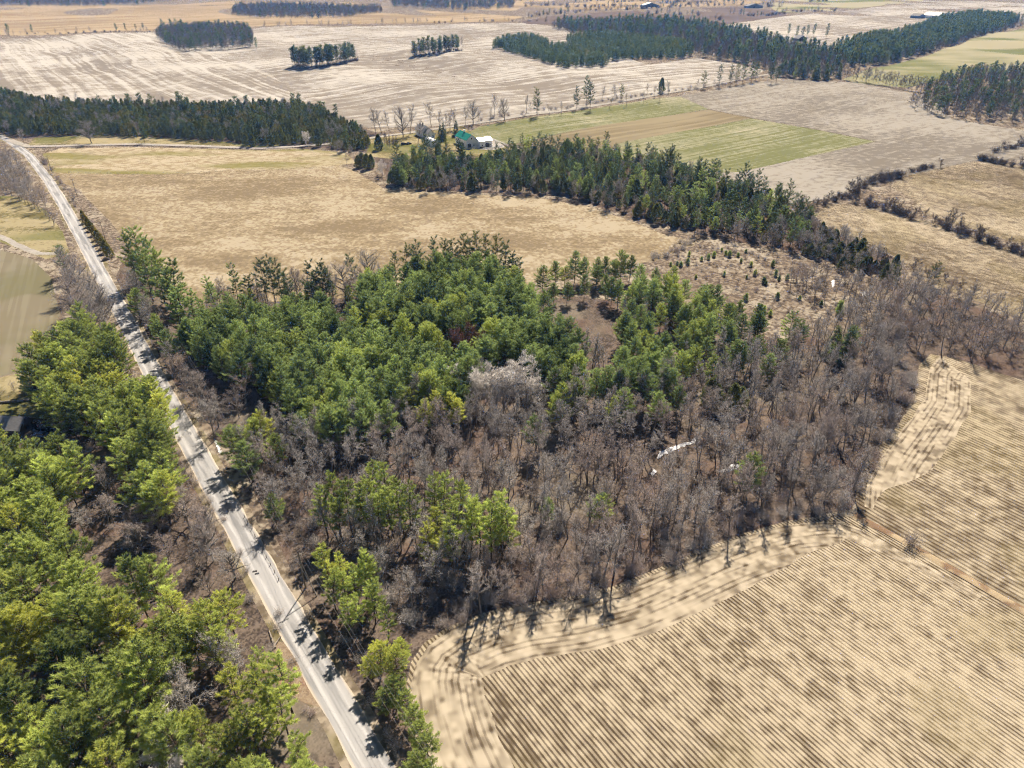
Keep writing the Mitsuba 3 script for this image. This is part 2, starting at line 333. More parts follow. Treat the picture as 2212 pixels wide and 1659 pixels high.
def pine(seed, h, R, base, tuft, tufts, k, style, mat, bark='pine_bark', limbs=True, coarse=False):
    """style: 'young' (full rounded cone), 'old' (layered plumes, bare lower trunk), 'spruce' (narrow dark cone)."""
    g = np.random.default_rng(seed)
    tr, cr = Mesh(), Mesh()
    zs = np.linspace(-0.5, h * 0.97, 7)
    wx = np.cumsum(g.normal(0, 0.012 * h, 7)) * (zs > 0) * (0.5 if style != 'old' else 1)
    wy = np.cumsum(g.normal(0, 0.012 * h, 7)) * (zs > 0) * (0.5 if style != 'old' else 1)
    ax = np.stack([wx, wy, zs], 1)
    rad = 0.011 * h * (1 - zs / h * 0.93) + 0.02
    tr.segs(ax[:-1], ax[1:], rad[:-1], rad[1:], 6)
    z0 = base * h
    step = {'young': 0.95, 'old': 1.2, 'spruce': 0.6}[style] * h / 16
    levels = np.arange(z0, h * 0.965, step)
    B = []
    for z in levels:
        t = (z - z0) / (h - z0)
        nb = g.integers(4, 7) if style == 'spruce' else g.integers(4, 6) if style == 'young' else g.integers(3, 6)
        a0 = g.uniform(0, 6.28)
        lay = g.uniform(0.65, 1.12) if style == 'old' else g.uniform(0.88, 1.08)
        for b in range(nb):
            if style == 'young': prof, el = (1 - t) ** 0.60 * min(1, 0.62 + 1.6 * t), 0.05 + 0.85 * t
            elif style == 'old': prof, el = min(1, 0.5 + 1.1 * t) * (1 - t) ** 0.5 * 0.95 + 0.1, 0.05 + 0.65 * t
            else: prof, el = (1 - t) ** 0.95, -0.30 + 0.55 * t
            L = R * prof * lay * g.uniform(0.72, 1.15) + 0.25
            if style == 'old' and g.random() < 0.14: L *= 0.45
            az = a0 + b * 6.283 / nb + g.normal(0, 0.22)
            B.append((z + g.normal(0, 0.25 * step), az, el + g.normal(0, 0.13), L, t))
    B = np.array(B)
    base_p = np.stack([np.interp(B[:, 0], zs, wx), np.interp(B[:, 0], zs, wy), B[:, 0]], 1)
    d = np.stack([np.cos(B[:, 1]) * np.cos(B[:, 2]), np.sin(B[:, 1]) * np.cos(B[:, 2]), np.sin(B[:, 2])], 1)
    curve = {'young': 0.22, 'old': 0.20, 'spruce': -0.02}[style]
    L = B[:, 3]
    if limbs:
        mid = base_p + d * L[:, None] * 0.55 + [0, 0, 1] * (curve * 0.3 * L)[:, None]
        tip = base_p + d * L[:, None] * 0.95 + [0, 0, 1] * (curve * 0.9 * L)[:, None]
        tr.segs(base_p, mid, 0.018 * L + 0.012, 0.012 * L + 0.008, 3)
        tr.segs(mid, tip, 0.012 * L + 0.008, 0.01, 3)
    cnt = np.maximum(1, np.round(tufts * (L / R) ** 1.25).astype(int))
    i = np.repeat(np.arange(len(B)), cnt)
    n = len(i)
    s = g.uniform(0.22, 1.0, n) ** (0.75)
    side = g.uniform(-1, 1, n)
    lat = np.cross(d[i], [0, 0, 1.0]); lat = unit(lat)
    off = side * (1.02 - s) ** 0.6 * (0.50 if style == 'spruce' else 0.28) * L[i]
    C = base_p[i] + d[i] * (L[i] * s)[:, None] + lat * off[:, None] + [0, 0, 1] * (curve * s ** 1.6 * L[i] + g.normal(0, 0.10, n) * tuft)[:, None]
    D = d[i] * 0.75 + lat * (np.sign(side) * np.abs(side) * 0.75)[:, None] + [0, 0, 0.30 if style != 'spruce' else 0.0] + g.normal(0, 0.2, (n, 3))
    top = np.tile([[np.interp(h * 0.95, zs, wx), np.interp(h * 0.95, zs, wy), h * 0.95]], (3, 1)) - np.array([[0, 0, 0], [0, 0, 0.5], [0, 0, 1.0]])
    C, D = np.vstack([C, top]), np.vstack([unit(D), np.tile([[0, 0, 1.0]], (3, 1))])
    tip = np.concatenate([s, [1, 1, 1]])
    u = g.random(len(C))
    kk = np.repeat(np.arange(len(C)), k)
    bd = D[kk] + g.normal(0, 0.60, (len(kk), 3))
    along = g.uniform(-0.5, 0.25, len(kk))
    wide = 0.15 if not coarse else 0.30
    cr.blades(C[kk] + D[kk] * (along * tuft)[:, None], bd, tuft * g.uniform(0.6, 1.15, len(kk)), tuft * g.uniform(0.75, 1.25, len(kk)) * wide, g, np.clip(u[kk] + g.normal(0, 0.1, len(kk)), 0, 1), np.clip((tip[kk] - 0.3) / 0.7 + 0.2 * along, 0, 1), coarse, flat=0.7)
    return {'trunk': tr.ply(bark), 'crown': cr.ply(mat)}, tr.tris() + cr.tris()

def cedar(seed, h, R, nb, size, mat='cedar_scales'):
    g = np.random.default_rng(seed)
    tr, cr = Mesh(), Mesh()
    tr.segs([[0, 0, -0.4]], [[0, 0, h * 0.9]], 0.014 * h, 0.02, 5)
    t = g.random(nb) ** 0.85
    az = g.uniform(0, 2 * np.pi, nb)
    ph = g.uniform(0, 6.28, 4)
    lump = 1 + 0.16 * np.sin(3 * az + ph[0] + 5 * t) + 0.14 * np.sin(5 * az + ph[1] - 9 * t) + 0.10 * np.sin(2 * az + 17 * t + ph[2])
    prof = np.minimum(1, 3.2 * t + 0.45) * (1 - t) ** 0.52
    r = R * prof * lump * (1 - 0.42 * g.random(nb) ** 2.2) * 1.12
    C = np.stack([r * np.cos(az), r * np.sin(az), 0.03 * h + t * 0.97 * h], 1)
    D = np.stack([np.cos(az) * 0.55, np.sin(az) * 0.55, np.full(nb, 0.95)], 1) + g.normal(0, 0.33, (nb, 3))
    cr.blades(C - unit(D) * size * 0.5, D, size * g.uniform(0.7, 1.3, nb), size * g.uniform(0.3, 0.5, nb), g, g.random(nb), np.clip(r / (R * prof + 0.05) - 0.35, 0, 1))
    return {'trunk': tr.ply('pine_bark'), 'crown': cr.ply(mat)}, tr.tris() + cr.tris()

def bare(seed, h, R, fork, n1, n2, n3, n4, mat, up=0.5, stems=1, bark='grey_bark', tw=1.0, sides=4, thick=1.0):
    """A leafless tree: trunk, limbs and branches as tapering tubes, twigs as fine slivers."""
    g = np.random.default_rng(seed)
    tr, cr = Mesh(), Mesh()
    def poly(p, d, L, m, bend, lift):
        pts = [p]
        for _ in range(m):
            d = unit(d + g.normal(0, bend, 3) + np.array([0, 0, lift]))
            pts.append(pts[-1] + d * L / m)
        return np.array(pts)
    S0, S1, Q0, Q1 = [], [], [], []
    branches = []
    for st in range(stems):
        lean = g.normal(0, 0.05 if stems == 1 else 0.3, 3) * [1, 1, 0]
        start = np.array([0, 0, -0.4]) + (g.normal(0, 0.12, 3) * [1, 1, 0] if stems > 1 else 0)
        hh = h * (1 if st == 0 else g.uniform(0.6, 0.95))
        P = poly(start, unit(np.array([0, 0, 1.0]) + lean), hh * 0.86, 7, 0.06, 0.03)
        r = thick * 0.0125 * hh / (stems ** 0.35) * (1 - np.linspace(0, 0.9, 8)) + 0.015
        tr.segs(P[:-1], P[1:], r[:-1], r[1:], 6 if sides > 3 else 3)
        m1 = max(2, n1 // stems)
        for i in range(m1):
            t = fork + (0.97 - fork) * (i + g.random()) / m1
            x = t * 7
            j = min(int(x), 6)
            p = P[j] + (P[j + 1] - P[j]) * (x - j)
            az = i * 2.4 + g.normal(0, 0.4)
            el = up + 0.5 * (t - 0.5) + g.normal(0, 0.15)
            L = R * (1.15 - 0.55 * (t - fork) / (1 - fork)) * g.uniform(0.75, 1.2)
            d = np.array([math.cos(az) * math.cos(el), math.sin(az) * math.cos(el), math.sin(el)])
            q = poly(p, d, L, 5, 0.14, 0.07)
            rr = thick * 0.026 * L * (1 - np.linspace(0, 0.85, 6)) + 0.012
            Q0.append(q[:-1]); Q1.append(q[1:]); S0.append(rr[:-1]); S1.append(rr[1:])
            for m in range(n2):
                s = 0.25 + 0.75 * (m + g.random()) / n2
                x = s * 5
                jj = min(int(x), 4)
                pp = q[jj] + (q[jj + 1] - q[jj]) * (x - jj)
                dd = unit(unit(q[jj + 1] - q[jj]) * 0.8 + g.normal(0, 0.55, 3) + [0, 0, 0.22])
                branches.append((pp, dd, L * g.uniform(0.28, 0.5) * (1.15 - 0.5 * s)))
        branches.append((P[-1], unit(P[-1] - P[-2]), R * 0.5))
    if sides > 3:
        tr.segs(np.vstack(Q0), np.vstack(Q1), np.concatenate(S0), np.concatenate(S1), sides)
    else:
        tr.segs(np.array([q[0] for q in Q0]), np.array([q[-1] for q in Q1]), np.array([q[0] for q in S0]) * 1.5, 0.03, 3)
    bp = np.array([b[0] for b in branches]); bd = np.array([b[1] for b in branches]); bl = np.array([b[2] for b in branches])
    n = len(bp)
    mid = bp + bd * (bl * 0.5)[:, None]
    bd2 = unit(bd + g.normal(0, 0.22, (n, 3)) + [0, 0, 0.15])
    end = mid + bd2 * (bl * 0.5)[:, None]
    if sides > 3:
        cr.segs(bp, mid, thick * (0.010 * bl + 0.010), thick * (0.007 * bl + 0.008), 3)
        cr.segs(mid, end, 0.007 * bl + 0.008, 0.006, 3)
    else:
        cr.blades(bp, bd, bl, 0.06 * tw ** 0.7, g, 0.4, 0.4, False)
    i = np.repeat(np.arange(n), n3)
    s = g.uniform(0.12, 1, len(i))
    p3 = np.where(s[:, None] < 0.5, bp[i] + bd[i] * (bl[i] * s)[:, None], mid[i] + bd2[i] * (bl[i] * (s - 0.5))[:, None])
    d3 = unit(bd[i] * 0.6 + g.normal(0, 0.55, (len(i), 3)) + [0, 0, 0.18])
    l3 = np.clip(bl[i] * g.uniform(0.4, 0.8, len(i)), 0.35, 2.2)
    cr.blades(p3, d3, l3, 0.045 * tw, g, g.random(len(i)), 0.5, False)
    k = np.repeat(np.arange(len(i)), n4)
    s4 = g.uniform(0.15, 1, len(k))
    p4 = p3[k] + d3[k] * (l3[k] * s4)[:, None]
    d4 = unit(d3[k] * 0.55 + g.normal(0, 0.55, (len(k), 3)) + [0, 0, 0.2])
    cr.blades(p4, d4, l3[k] * g.uniform(0.35, 0.7, len(k)), 0.030 * tw, g, g.random(len(k)), 0.8, False)
    return {'trunk': tr.ply(bark), 'crown': cr.ply(mat)}, tr.tris() + cr.tris()

def shrub(seed, h, R, n, n2, mat, tw=1.0):
    g = np.random.default_rng(seed)
    cr = Mesh()
    az = g.uniform(0, 6.28, n); el = g.uniform(0.5, 1.45, n)
    d = np.stack([np.cos(az) * np.cos(el), np.sin(az) * np.cos(el), np.sin(el)], 1)
    p = np.stack([g.normal(0, 0.22 * R, n), g.normal(0, 0.22 * R, n), np.full(n, -0.1)], 1)
    L = h * g.uniform(0.55, 1.1, n)
    cr.blades(p, d, L, 0.06 * tw, g, g.random(n), 0.3, False)
    i = np.repeat(np.arange(n), n2)
    s = g.uniform(0.25, 1, len(i))
    q = p[i] + d[i] * (L[i] * s)[:, None]
    e = unit(d[i] * 0.6 + g.normal(0, 0.6, (len(i), 3)) + [0, 0, 0.15])
    l = h * g.uniform(0.18, 0.42, len(i))
    cr.blades(q, e, l, 0.034 * tw, g, g.random(len(i)), 0.6, False)
    k = np.repeat(np.arange(len(i)), 3)
    s = g.uniform(0.3, 1, len(k))
    cr.blades(q[k] + e[k] * (l[k] * s)[:, None], unit(e[k] * 0.5 + g.normal(0, 0.6, (len(k), 3))), l[k] * g.uniform(0.3, 0.7, len(k)), 0.024 * tw, g, g.random(len(k)), 0.9, False)
    return {'branches': cr.ply(mat)}, cr.tris()

PROTO, TRIS = {}, {}
def proto(key, made):
    parts, n = made
    scene[key] = {'type': 'shapegroup', **parts}
    TRIS[key] = n
    PROTO.setdefault(key.rsplit('_', 1)[0], []).append(key)

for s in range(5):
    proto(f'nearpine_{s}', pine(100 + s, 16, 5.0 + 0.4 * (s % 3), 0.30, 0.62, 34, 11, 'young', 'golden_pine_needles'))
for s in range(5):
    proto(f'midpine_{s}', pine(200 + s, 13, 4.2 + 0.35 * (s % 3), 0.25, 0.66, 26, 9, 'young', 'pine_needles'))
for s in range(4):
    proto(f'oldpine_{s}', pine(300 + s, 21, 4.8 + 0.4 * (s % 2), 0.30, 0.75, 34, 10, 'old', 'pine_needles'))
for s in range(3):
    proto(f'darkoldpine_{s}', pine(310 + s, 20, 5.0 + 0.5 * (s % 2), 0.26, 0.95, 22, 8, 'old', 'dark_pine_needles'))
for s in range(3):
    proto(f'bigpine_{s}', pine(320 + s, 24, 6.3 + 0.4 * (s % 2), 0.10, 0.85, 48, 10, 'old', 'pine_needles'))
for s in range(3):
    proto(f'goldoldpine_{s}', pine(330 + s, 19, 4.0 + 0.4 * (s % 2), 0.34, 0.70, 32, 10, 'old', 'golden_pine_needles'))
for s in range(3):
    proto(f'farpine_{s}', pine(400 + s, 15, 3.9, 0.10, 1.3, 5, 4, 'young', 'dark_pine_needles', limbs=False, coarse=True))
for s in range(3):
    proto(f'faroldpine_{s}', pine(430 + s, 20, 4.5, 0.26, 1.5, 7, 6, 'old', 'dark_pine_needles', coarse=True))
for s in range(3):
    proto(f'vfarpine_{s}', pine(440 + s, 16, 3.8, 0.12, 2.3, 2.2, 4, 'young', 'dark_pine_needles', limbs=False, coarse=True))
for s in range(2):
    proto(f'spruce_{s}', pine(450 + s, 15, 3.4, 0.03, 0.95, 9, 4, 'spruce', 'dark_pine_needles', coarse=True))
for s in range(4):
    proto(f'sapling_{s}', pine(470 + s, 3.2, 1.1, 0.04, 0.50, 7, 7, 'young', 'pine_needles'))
for s in range(4):
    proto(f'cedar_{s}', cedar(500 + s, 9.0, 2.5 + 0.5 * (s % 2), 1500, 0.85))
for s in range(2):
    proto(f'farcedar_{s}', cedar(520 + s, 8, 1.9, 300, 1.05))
for s in range(3):
    proto(f'fastigiate_{s}', bare(540 + s, 9, 1.9, 0.10, 22, 5, 5, 2, 'red_twigs', up=1.25))
for s in range(6):
    proto(f'bare_{s}', bare(600 + s, 16, 4.4, 0.36, 14, 7, 7, 4, 'grey_twigs', up=0.72, tw=1.3))
for s in range(4):
    proto(f'brownbare_{s}', bare(620 + s, 12, 4.0, 0.22, 14, 7, 6, 4, 'brown_twigs', up=0.6, stems=1 + s % 3, tw=1.1))
for s in range(4):
    proto(f'slimbare_{s}', bare(640 + s, 19, 3.0, 0.46, 14, 7, 7, 4, 'grey_twigs', up=0.85, tw=1.2))
for s in range(3):
    proto(f'pale_{s}', bare(660 + s, 16, 4.8, 0.25, 16, 9, 9, 4, 'pale_twigs', up=0.95, stems=2, bark='pale_twigs', tw=3.2))
for s in range(2):
    proto(f'redbare_{s}', bare(670 + s, 14, 4.6, 0.30, 15, 8, 8, 4, 'red_twigs', up=0.8, tw=1.7))
for s in range(3):
    proto(f'spread_{s}', bare(680 + s, 17, 6.8, 0.20, 16, 9, 8, 3, 'grey_twigs', up=0.65, tw=1.5, thick=1.6))
for s in range(3):
    proto(f'farbare_{s}', bare(700 + s, 15, 4.6, 0.20, 9, 4, 5, 2, 'far_twigs', up=0.8, tw=7, sides=3))
for s in range(2):
    proto(f'vfarbare_{s}', bare(720 + s, 15, 5.5, 0.15, 7, 3, 4, 2, 'far_twigs', up=0.8, tw=20, sides=3))
for s in range(4):
    proto(f'shrub_{s}', shrub(740 + s, 3.0, 1.7, 34, 9, 'brown_twigs'))
for s in range(2):
    proto(f'greyshrub_{s}', shrub(750 + s, 3.4, 2.0, 38, 10, 'grey_twigs', tw=1.3))
for s in range(3):
    proto(f'hedgebare_{s}', bare(780 + s, 9, 3.4, 0.15, 13, 7, 6, 3, 'shaded_twigs', up=0.7, stems=1 + s, tw=2.2))
for s in range(2):
    proto(f'hedgeshrub_{s}', shrub(790 + s, 3.6, 2.3, 44, 10, 'shaded_twigs', tw=2.0))
for s in range(3):
    proto(f'goldcedar_{s}', cedar(795 + s, 5.5, 1.8, 1100, 0.6, 'bronze_scales'))
for s in range(2):
    proto(f'farshrub_{s}', shrub(760 + s, 3.5, 2.4, 24, 4, 'shaded_twigs', tw=4.5))
SIZE = dict(nearpine=16, midpine=13, oldpine=21, bigpine=24, darkoldpine=20, goldoldpine=19, farpine=15, faroldpine=20, vfarpine=16, spruce=15, sapling=3.2, cedar=9.0, farcedar=8, fastigiate=9, bare=16, brownbare=12,
            slimbare=19, pale=16, redbare=14, spread=17, farbare=15, vfarbare=15, shrub=3.0, greyshrub=3.4, farshrub=3.5, hedgebare=9, hedgeshrub=3.6, goldcedar=5.5)
KIND = dict(nearpine='pine_tree', midpine='pine_tree', oldpine='pine_tree', bigpine='pine_tree', darkoldpine='pine_tree', goldoldpine='pine_tree', farpine='pine_tree', faroldpine='pine_tree', vfarpine='pine_tree', spruce='spruce_tree', sapling='pine_sapling',
            cedar='cedar_tree', farcedar='cedar_tree', fastigiate='columnar_tree', bare='bare_tree', brownbare='bare_tree', slimbare='bare_tree', pale='pale_tree', redbare='bare_tree', spread='bare_tree',
            farbare='bare_tree', vfarbare='bare_tree', shrub='bare_shrub', greyshrub='bare_shrub', farshrub='bare_shrub', hedgebare='bare_tree', hedgeshrub='bare_shrub', goldcedar='cedar_tree')
CATEGORY = dict(pine_tree='pine tree', spruce_tree='spruce tree', pine_sapling='pine sapling', cedar_tree='cedar tree', columnar_tree='tree', bare_tree='bare tree', pale_tree='bare tree', bare_shrub='shrub')
PLANTS = []     # (type, x, y, height, label, group, wanted as an individual)
RNG = np.random.default_rng(7)

# ---------------------------------------------------------------- the setting: ground, fields, roads
def ground_sheet():
    xs = np.unique(np.concatenate([np.arange(-9000, -1400, 400.0), np.arange(-1400, 1401, 20.0), np.arange(1600, 9001, 400.0)]))
    ys = np.unique(np.concatenate([np.arange(-4000, -100, 300.0), np.arange(-100, 500, 40.0), np.arange(500, 1900, 20.0), np.arange(1900, 12001, 400.0)]))
    X, Y = np.meshgrid(xs, ys)
    v = np.stack([X.ravel(), Y.ravel(), land(X, Y).ravel()], 1)
    m = len(xs)
    i, j = np.meshgrid(np.arange(len(ys) - 1), np.arange(m - 1), indexing='ij')
    k = (i * m + j).ravel()
    scene['ground'] = mikit.ply((v, np.stack([k, k + 1, k + m + 1, k + m], 1)), 'brush_ground', smooth=True, uv=v[:, :2])
    labels['ground'] = {'label': 'dry brown brushy ground between the fields', 'kind': 'structure'}
ground_sheet()

road_px = [(830, 1700), (786, 1618), (700, 1467), (600, 1290), (540, 1185), (458, 1040), (395, 925), (340, 825), (270, 690), (222, 600), (180, 520), (140, 448), (105, 390), (62, 335), (22, 305), (-25, 283)]
ROAD = at(road_px)
ROAD[0] = ROAD[1] + (ROAD[1] - ROAD[2]) * 1.6
side_px = [(20, 303), (60, 317), (130, 316), (200, 314), (290, 312), (400, 315), (480, 318), (560, 321), (640, 317), (700, 312), (770, 303), (840, 293), (900, 285), (960, 276), (1010, 269), (1080, 259), (1200, 242), (1300, 226), (1400, 209), (1500, 192), (1600, 172), (1640, 164), (1690, 152)]
SIDE = at(side_px)
ROADLINE, SIDELINE = LineString(ROAD), LineString(SIDE)
woods = [(520, 1000), (330, 770), (250, 600), (300, 480), (400, 600), (560, 640), (760, 610), (900, 590), (1100, 590), (1150, 650), (1250, 640), (1400, 660), (1560, 700), (1700, 740), (1800, 680), (1900, 600), (2000, 620), (2260, 720), (2260, 850), (2100, 800), (2000, 790), (1950, 900), (1880, 1010), (1840, 1100), (1700, 1125), (1560, 1165), (1420, 1235), (1300, 1285), (1180, 1300), (1000, 1345), (905, 1400), (880, 1500), (930, 1700), (850, 1700)]
sheet('woodland_floor', woods, 'leaf_litter', 0.02, 12, label='brown leaf litter under the bare woods right of the road')
sheet('woodland_floor_001', [(-60, 920), (70, 900), (250, 880), (300, 830), (330, 800), (430, 980), (560, 1200), (700, 1460), (830, 1700), (-60, 1750)], 'leaf_litter', 0.02, 12, label='leaf litter and needles under the pines left of the road')
sheet('woodland_floor_002', [(-40, 300), (200, 300), (500, 310), (640, 320), (800, 330), (850, 400), (1000, 415), (1220, 425), (1400, 480), (1545, 515), (1720, 545), (1900, 590), (1960, 570), (1800, 500), (1700, 430), (1500, 380), (1300, 330), (1000, 345), (830, 330), (820, 290), (740, 262), (620, 235), (100, 225), (-40, 200)], 'leaf_litter', 0.02, 12, label='shaded floor under the cedar belts')

corn_px = [(950, 1760), (905, 1640), (886, 1560), (878, 1480), (888, 1430), (915, 1390), (965, 1355), (1040, 1325), (1120, 1305), (1230, 1290), (1330, 1265), (1420, 1228), (1520, 1185), (1600, 1155), (1700, 1125), (1800, 1112), (1850, 1118), (1990, 1196), (2110, 1265), (2300, 1372), (2600, 1500), (2600, 1760)]
sheet('corn_field', corn_px, 'corn_stubble', 0.03, 10, label='near field of pale cut corn stubble in straight rows')
sheet('corn_field_001', [(1852, 1112), (1848, 1075), (1868, 1000), (1930, 930), (1975, 870), (1985, 790), (2010, 765), (2070, 775), (2140, 800), (2300, 850), (2600, 950), (2600, 1470), (2300, 1360), (2120, 1262), (1992, 1190)], 'far_corn_stubble', 0.03, 10, label='corn stubble field beyond the grass strip at right')
CORN_EDGE = at([(955, 1780), (905, 1640), (886, 1560), (878, 1480), (888, 1430), (915, 1390), (965, 1355), (1040, 1325), (1120, 1305), (1230, 1290), (1330, 1265), (1420, 1228), (1520, 1185), (1600, 1155), (1690, 1132), (1770, 1124), (1815, 1126), (1860, 1142), (1930, 1180), (2020, 1231), (2120, 1288)])
ribbon('field_headland', CORN_EDGE, np.linspace(1.0, 14.5, 10), 'headland_stubble', 0.05, 'pale headland rows curving round the edge of the near corn field', 2.0, taper=(1, 75))
EDGE2 = at([(1868, 1095), (1872, 1040), (1900, 985), (1955, 915), (1995, 860), (2003, 800), (2028, 768)])
ribbon('field_headland_001', EDGE2, np.linspace(0.5, 13.0, 9), 'headland_stubble', 0.05, 'pale headland rows curving along the wood at right', 2.0, taper=(30, 14))
STRIP = at([(1845, 1112), (1900, 1142), (1990, 1192), (2110, 1262), (2300, 1368), (2420, 1436)])
ribbon('grass_strip', STRIP, [-1.1, 0, 1.1], 'ditch_grass', 0.09, 'narrow grassy ditch strip between the two corn fields', 3.0, more=0.25)
sheet('hay_field', [(110, 385), (95, 340), (300, 325), (640, 325), (700, 338), (770, 372), (830, 408), (1000, 420), (1150, 425), (1270, 447), (1370, 480), (1430, 505), (1500, 522), (1500, 545), (1420, 562), (1310, 580), (1160, 605), (1100, 640), (850, 640), (420, 660), (330, 600), (240, 480), (170, 410)], 'hay_grass', 0.03, 12, label='wide tan hay field in the middle')
sheet('pasture', [(112, 372), (92, 333), (130, 321), (300, 318), (560, 325), (660, 322), (745, 330), (770, 352), (700, 362), (560, 368), (420, 374), (340, 377), (150, 375)], 'pasture_grass', 0.07, 12, label='pale pasture with greener streaks beyond the fence line')
sheet('roadside_grass', [(60, 314), (75, 298), (200, 292), (330, 296), (480, 306), (560, 314), (640, 311), (560, 319), (400, 312), (200, 311)], 'lawn_grass', 0.05, 10, label='grass verge between the side road and the cedars')
sheet('lawn', [(-60, 420), (40, 425), (95, 450), (135, 500), (150, 545), (100, 560), (60, 545), (-60, 500)], 'lawn_grass', 0.03, 10, label='dry yellow lawn left of the road')
sheet('seeded_field', [(-80, 520), (20, 545), (70, 560), (110, 600), (130, 680), (100, 740), (60, 800), (-80, 830)], 'sprouting_soil', 0.03, 10, uvdir=(-0.45, 0.9), label='grey green seeded field at the left edge')
sheet('lawn_001', [(-80, 832), (60, 803), (110, 760), (150, 850), (110, 905), (-80, 905)], 'lawn_grass', 0.04, 10, label='sunlit yellow yard grass at the left edge')
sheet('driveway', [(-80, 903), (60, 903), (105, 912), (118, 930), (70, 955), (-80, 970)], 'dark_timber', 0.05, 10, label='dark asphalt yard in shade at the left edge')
ribbon('farm_lane', at([(-90, 488), (0, 510), (30, 526), (60, 540), (85, 548), (130, 548)]), [-1.7, 0, 1.7], 'pale_gravel', 0.09, 'pale gravel lane curving across the lawn at left', 3.0)
sheet('dirt_patch', [(560, 1420), (600, 1385), (650, 1400), (690, 1470), (700, 1530), (660, 1520), (610, 1490), (570, 1450)], 'bare_dirt', 0.05, 6, label='bare reddish dirt beside the road in the foreground')
ribbon('road_verge', ROAD, [-4.5, -2.5, 0, 2.5, 4.5], 'gravel_verge', 0.04, 'dry grass and gravel verges of the country road', 4.0)
ribbon('road', ROAD, [-3.05, -2.2, -1.45, -0.7, 0, 0.7, 1.45, 2.2, 3.05], 'worn_asphalt', 0.07, 'worn pale grey country road', 3.0, more=0.06)
ribbon('side_road', SIDE, [-2.8, 0, 2.8], 'pale_gravel', 0.32, 'pale side road passing behind the hay field', 8.0)
sheet('stubble_field', [(330, 72), (380, 90), (560, 60), (640, 56), (800, 57), (1000, 51), (1130, 50), (1220, 60), (1260, 100), (1400, 140), (1500, 125), (1600, 140), (1650, 152), (1630, 166), (1500, 190), (1400, 207), (1300, 224), (1200, 240), (1080, 257), (960, 272), (850, 276), (760, 275), (700, 245), (650, 205), (590, 165), (520, 132), (440, 116), (345, 100)], 'pale_stubble', 0.15, 16, uvdir=CROSS_DIR, label='huge rolling field of pale stubble behind the farm')
sheet('stubble_field_001', [(-60, 92), (0, 84), (180, 74), (345, 70), (370, 100), (440, 116), (520, 132), (590, 165), (650, 205), (700, 246), (560, 236), (400, 232), (200, 232), (100, 226), (-60, 190)], 'pale_stubble', 0.18, 16, uvdir=ROAD_DIR, label='left part of the pale stubble with rows running toward the camera')
sheet('wheat_strip', [(1010, 288), (1035, 274), (1090, 264), (1200, 247), (1310, 230), (1410, 214), (1470, 209), (1530, 236), (1400, 256), (1250, 280), (1110, 312), (1050, 308)], 'winter_wheat', 0.16, 12, uvdir=CROSS_DIR, label='bright green strip field beside the far road')
sheet('tan_strip', [(1112, 314), (1250, 280), (1400, 256), (1530, 237), (1622, 255), (1480, 283), (1330, 311), (1310, 340), (1200, 335)], 'tan_grass', 0.16, 12, uvdir=CROSS_DIR, label='tan strip field between two green strips')
sheet('wheat_strip_001', [(1315, 342), (1332, 311), (1480, 283), (1623, 256), (1760, 280), (1890, 306), (1740, 340), (1600, 372), (1480, 375)], 'winter_wheat', 0.16, 12, uvdir=CROSS_DIR, label='green and white striped field beyond the pine belt')
sheet('beige_field', [(1457, 209), (1560, 192), (1650, 176), (1700, 172), (1789, 175), (1860, 180), (2000, 208), (2055, 257), (2230, 285), (2330, 300), (2330, 325), (2212, 345), (2103, 348), (2016, 367), (1939, 384), (1869, 400), (1789, 430), (1712, 440), (1580, 400), (1480, 378), (1605, 371), (1740, 340), (1893, 306), (1760, 279), (1625, 255), (1533, 236)], 'beige_stubble', 0.13, 14, uvdir=CROSS_DIR, label='big beige stubble field at right')
sheet('corn_field_002', [(1754, 466), (1789, 440), (1824, 441), (1970, 473), (1998, 476), (2208, 546), (2400, 600), (2400, 760), (2212, 690), (2068, 634), (1984, 600), (1946, 562), (1908, 540), (1824, 508)], 'far_corn_stubble', 0.05, 12, label='pale corn stubble between the hedgerow and the bare woods')
sheet('corn_field_003', [(1925, 403), (1963, 372), (2103, 350), (2212, 358), (2400, 372), (2400, 590), (2212, 530), (1998, 464), (1977, 435)], 'far_corn_stubble', 0.05, 12, label='corn stubble field beyond the right hedgerow')
sheet('far_hay_field', [(-80, 84), (0, 77), (180, 70), (350, 66), (540, 58), (640, 53), (900, 51), (1100, 47), (1130, 36), (1000, 28), (900, 22), (760, 5), (500, 2), (380, 10), (-80, 12)], 'far_hay', 0.2, 40, uvdir=CROSS_DIR, label='tan hay fields near the top of the photo')
sheet('ploughed_field', [(1126, 47), (1190, 35), (1318, 25), (1468, 20), (1606, 15), (1690, 24), (1700, 34), (1560, 54), (1431, 44), (1256, 55), (1138, 52)], 'ploughed_soil', 0.2, 40, uvdir=CROSS_DIR, label='brown ploughed field in the distance')
sheet('far_field', [(1130, 24), (1320, 20), (1606, 12), (1700, -2), (1500, -14), (900, -14), (980, 20)], 'far_hay', 0.16, 40, uvdir=CROSS_DIR, label='far pale fields at the top of the photo')
sheet('far_green_field', [(1679, 26), (1760, 28), (1990, 3), (2010, -6), (1700, -8), (1660, 12)], 'far_green', 0.22, 40, label='far pale green field at the top right')
sheet('far_stubble_field', [(1560, 55), (1700, 35), (1809, 26), (1994, 2), (2100, 2), (2330, 12), (2330, 44), (2200, 42), (2050, 58), (1960, 90), (1834, 112), (1789, 120), (1650, 90)], 'pale_stubble', 0.2, 30, uvdir=CROSS_DIR, label='far pale stubble field with the white barn')
sheet('green_field', [(1820, 172), (1889, 147), (1984, 126), (2059, 101), (2134, 73), (2212, 61), (2330, 52), (2330, 140), (2084, 165), (1960, 190), (1850, 180)], 'far_green', 0.2, 25, label='pale green field between two woods at right')
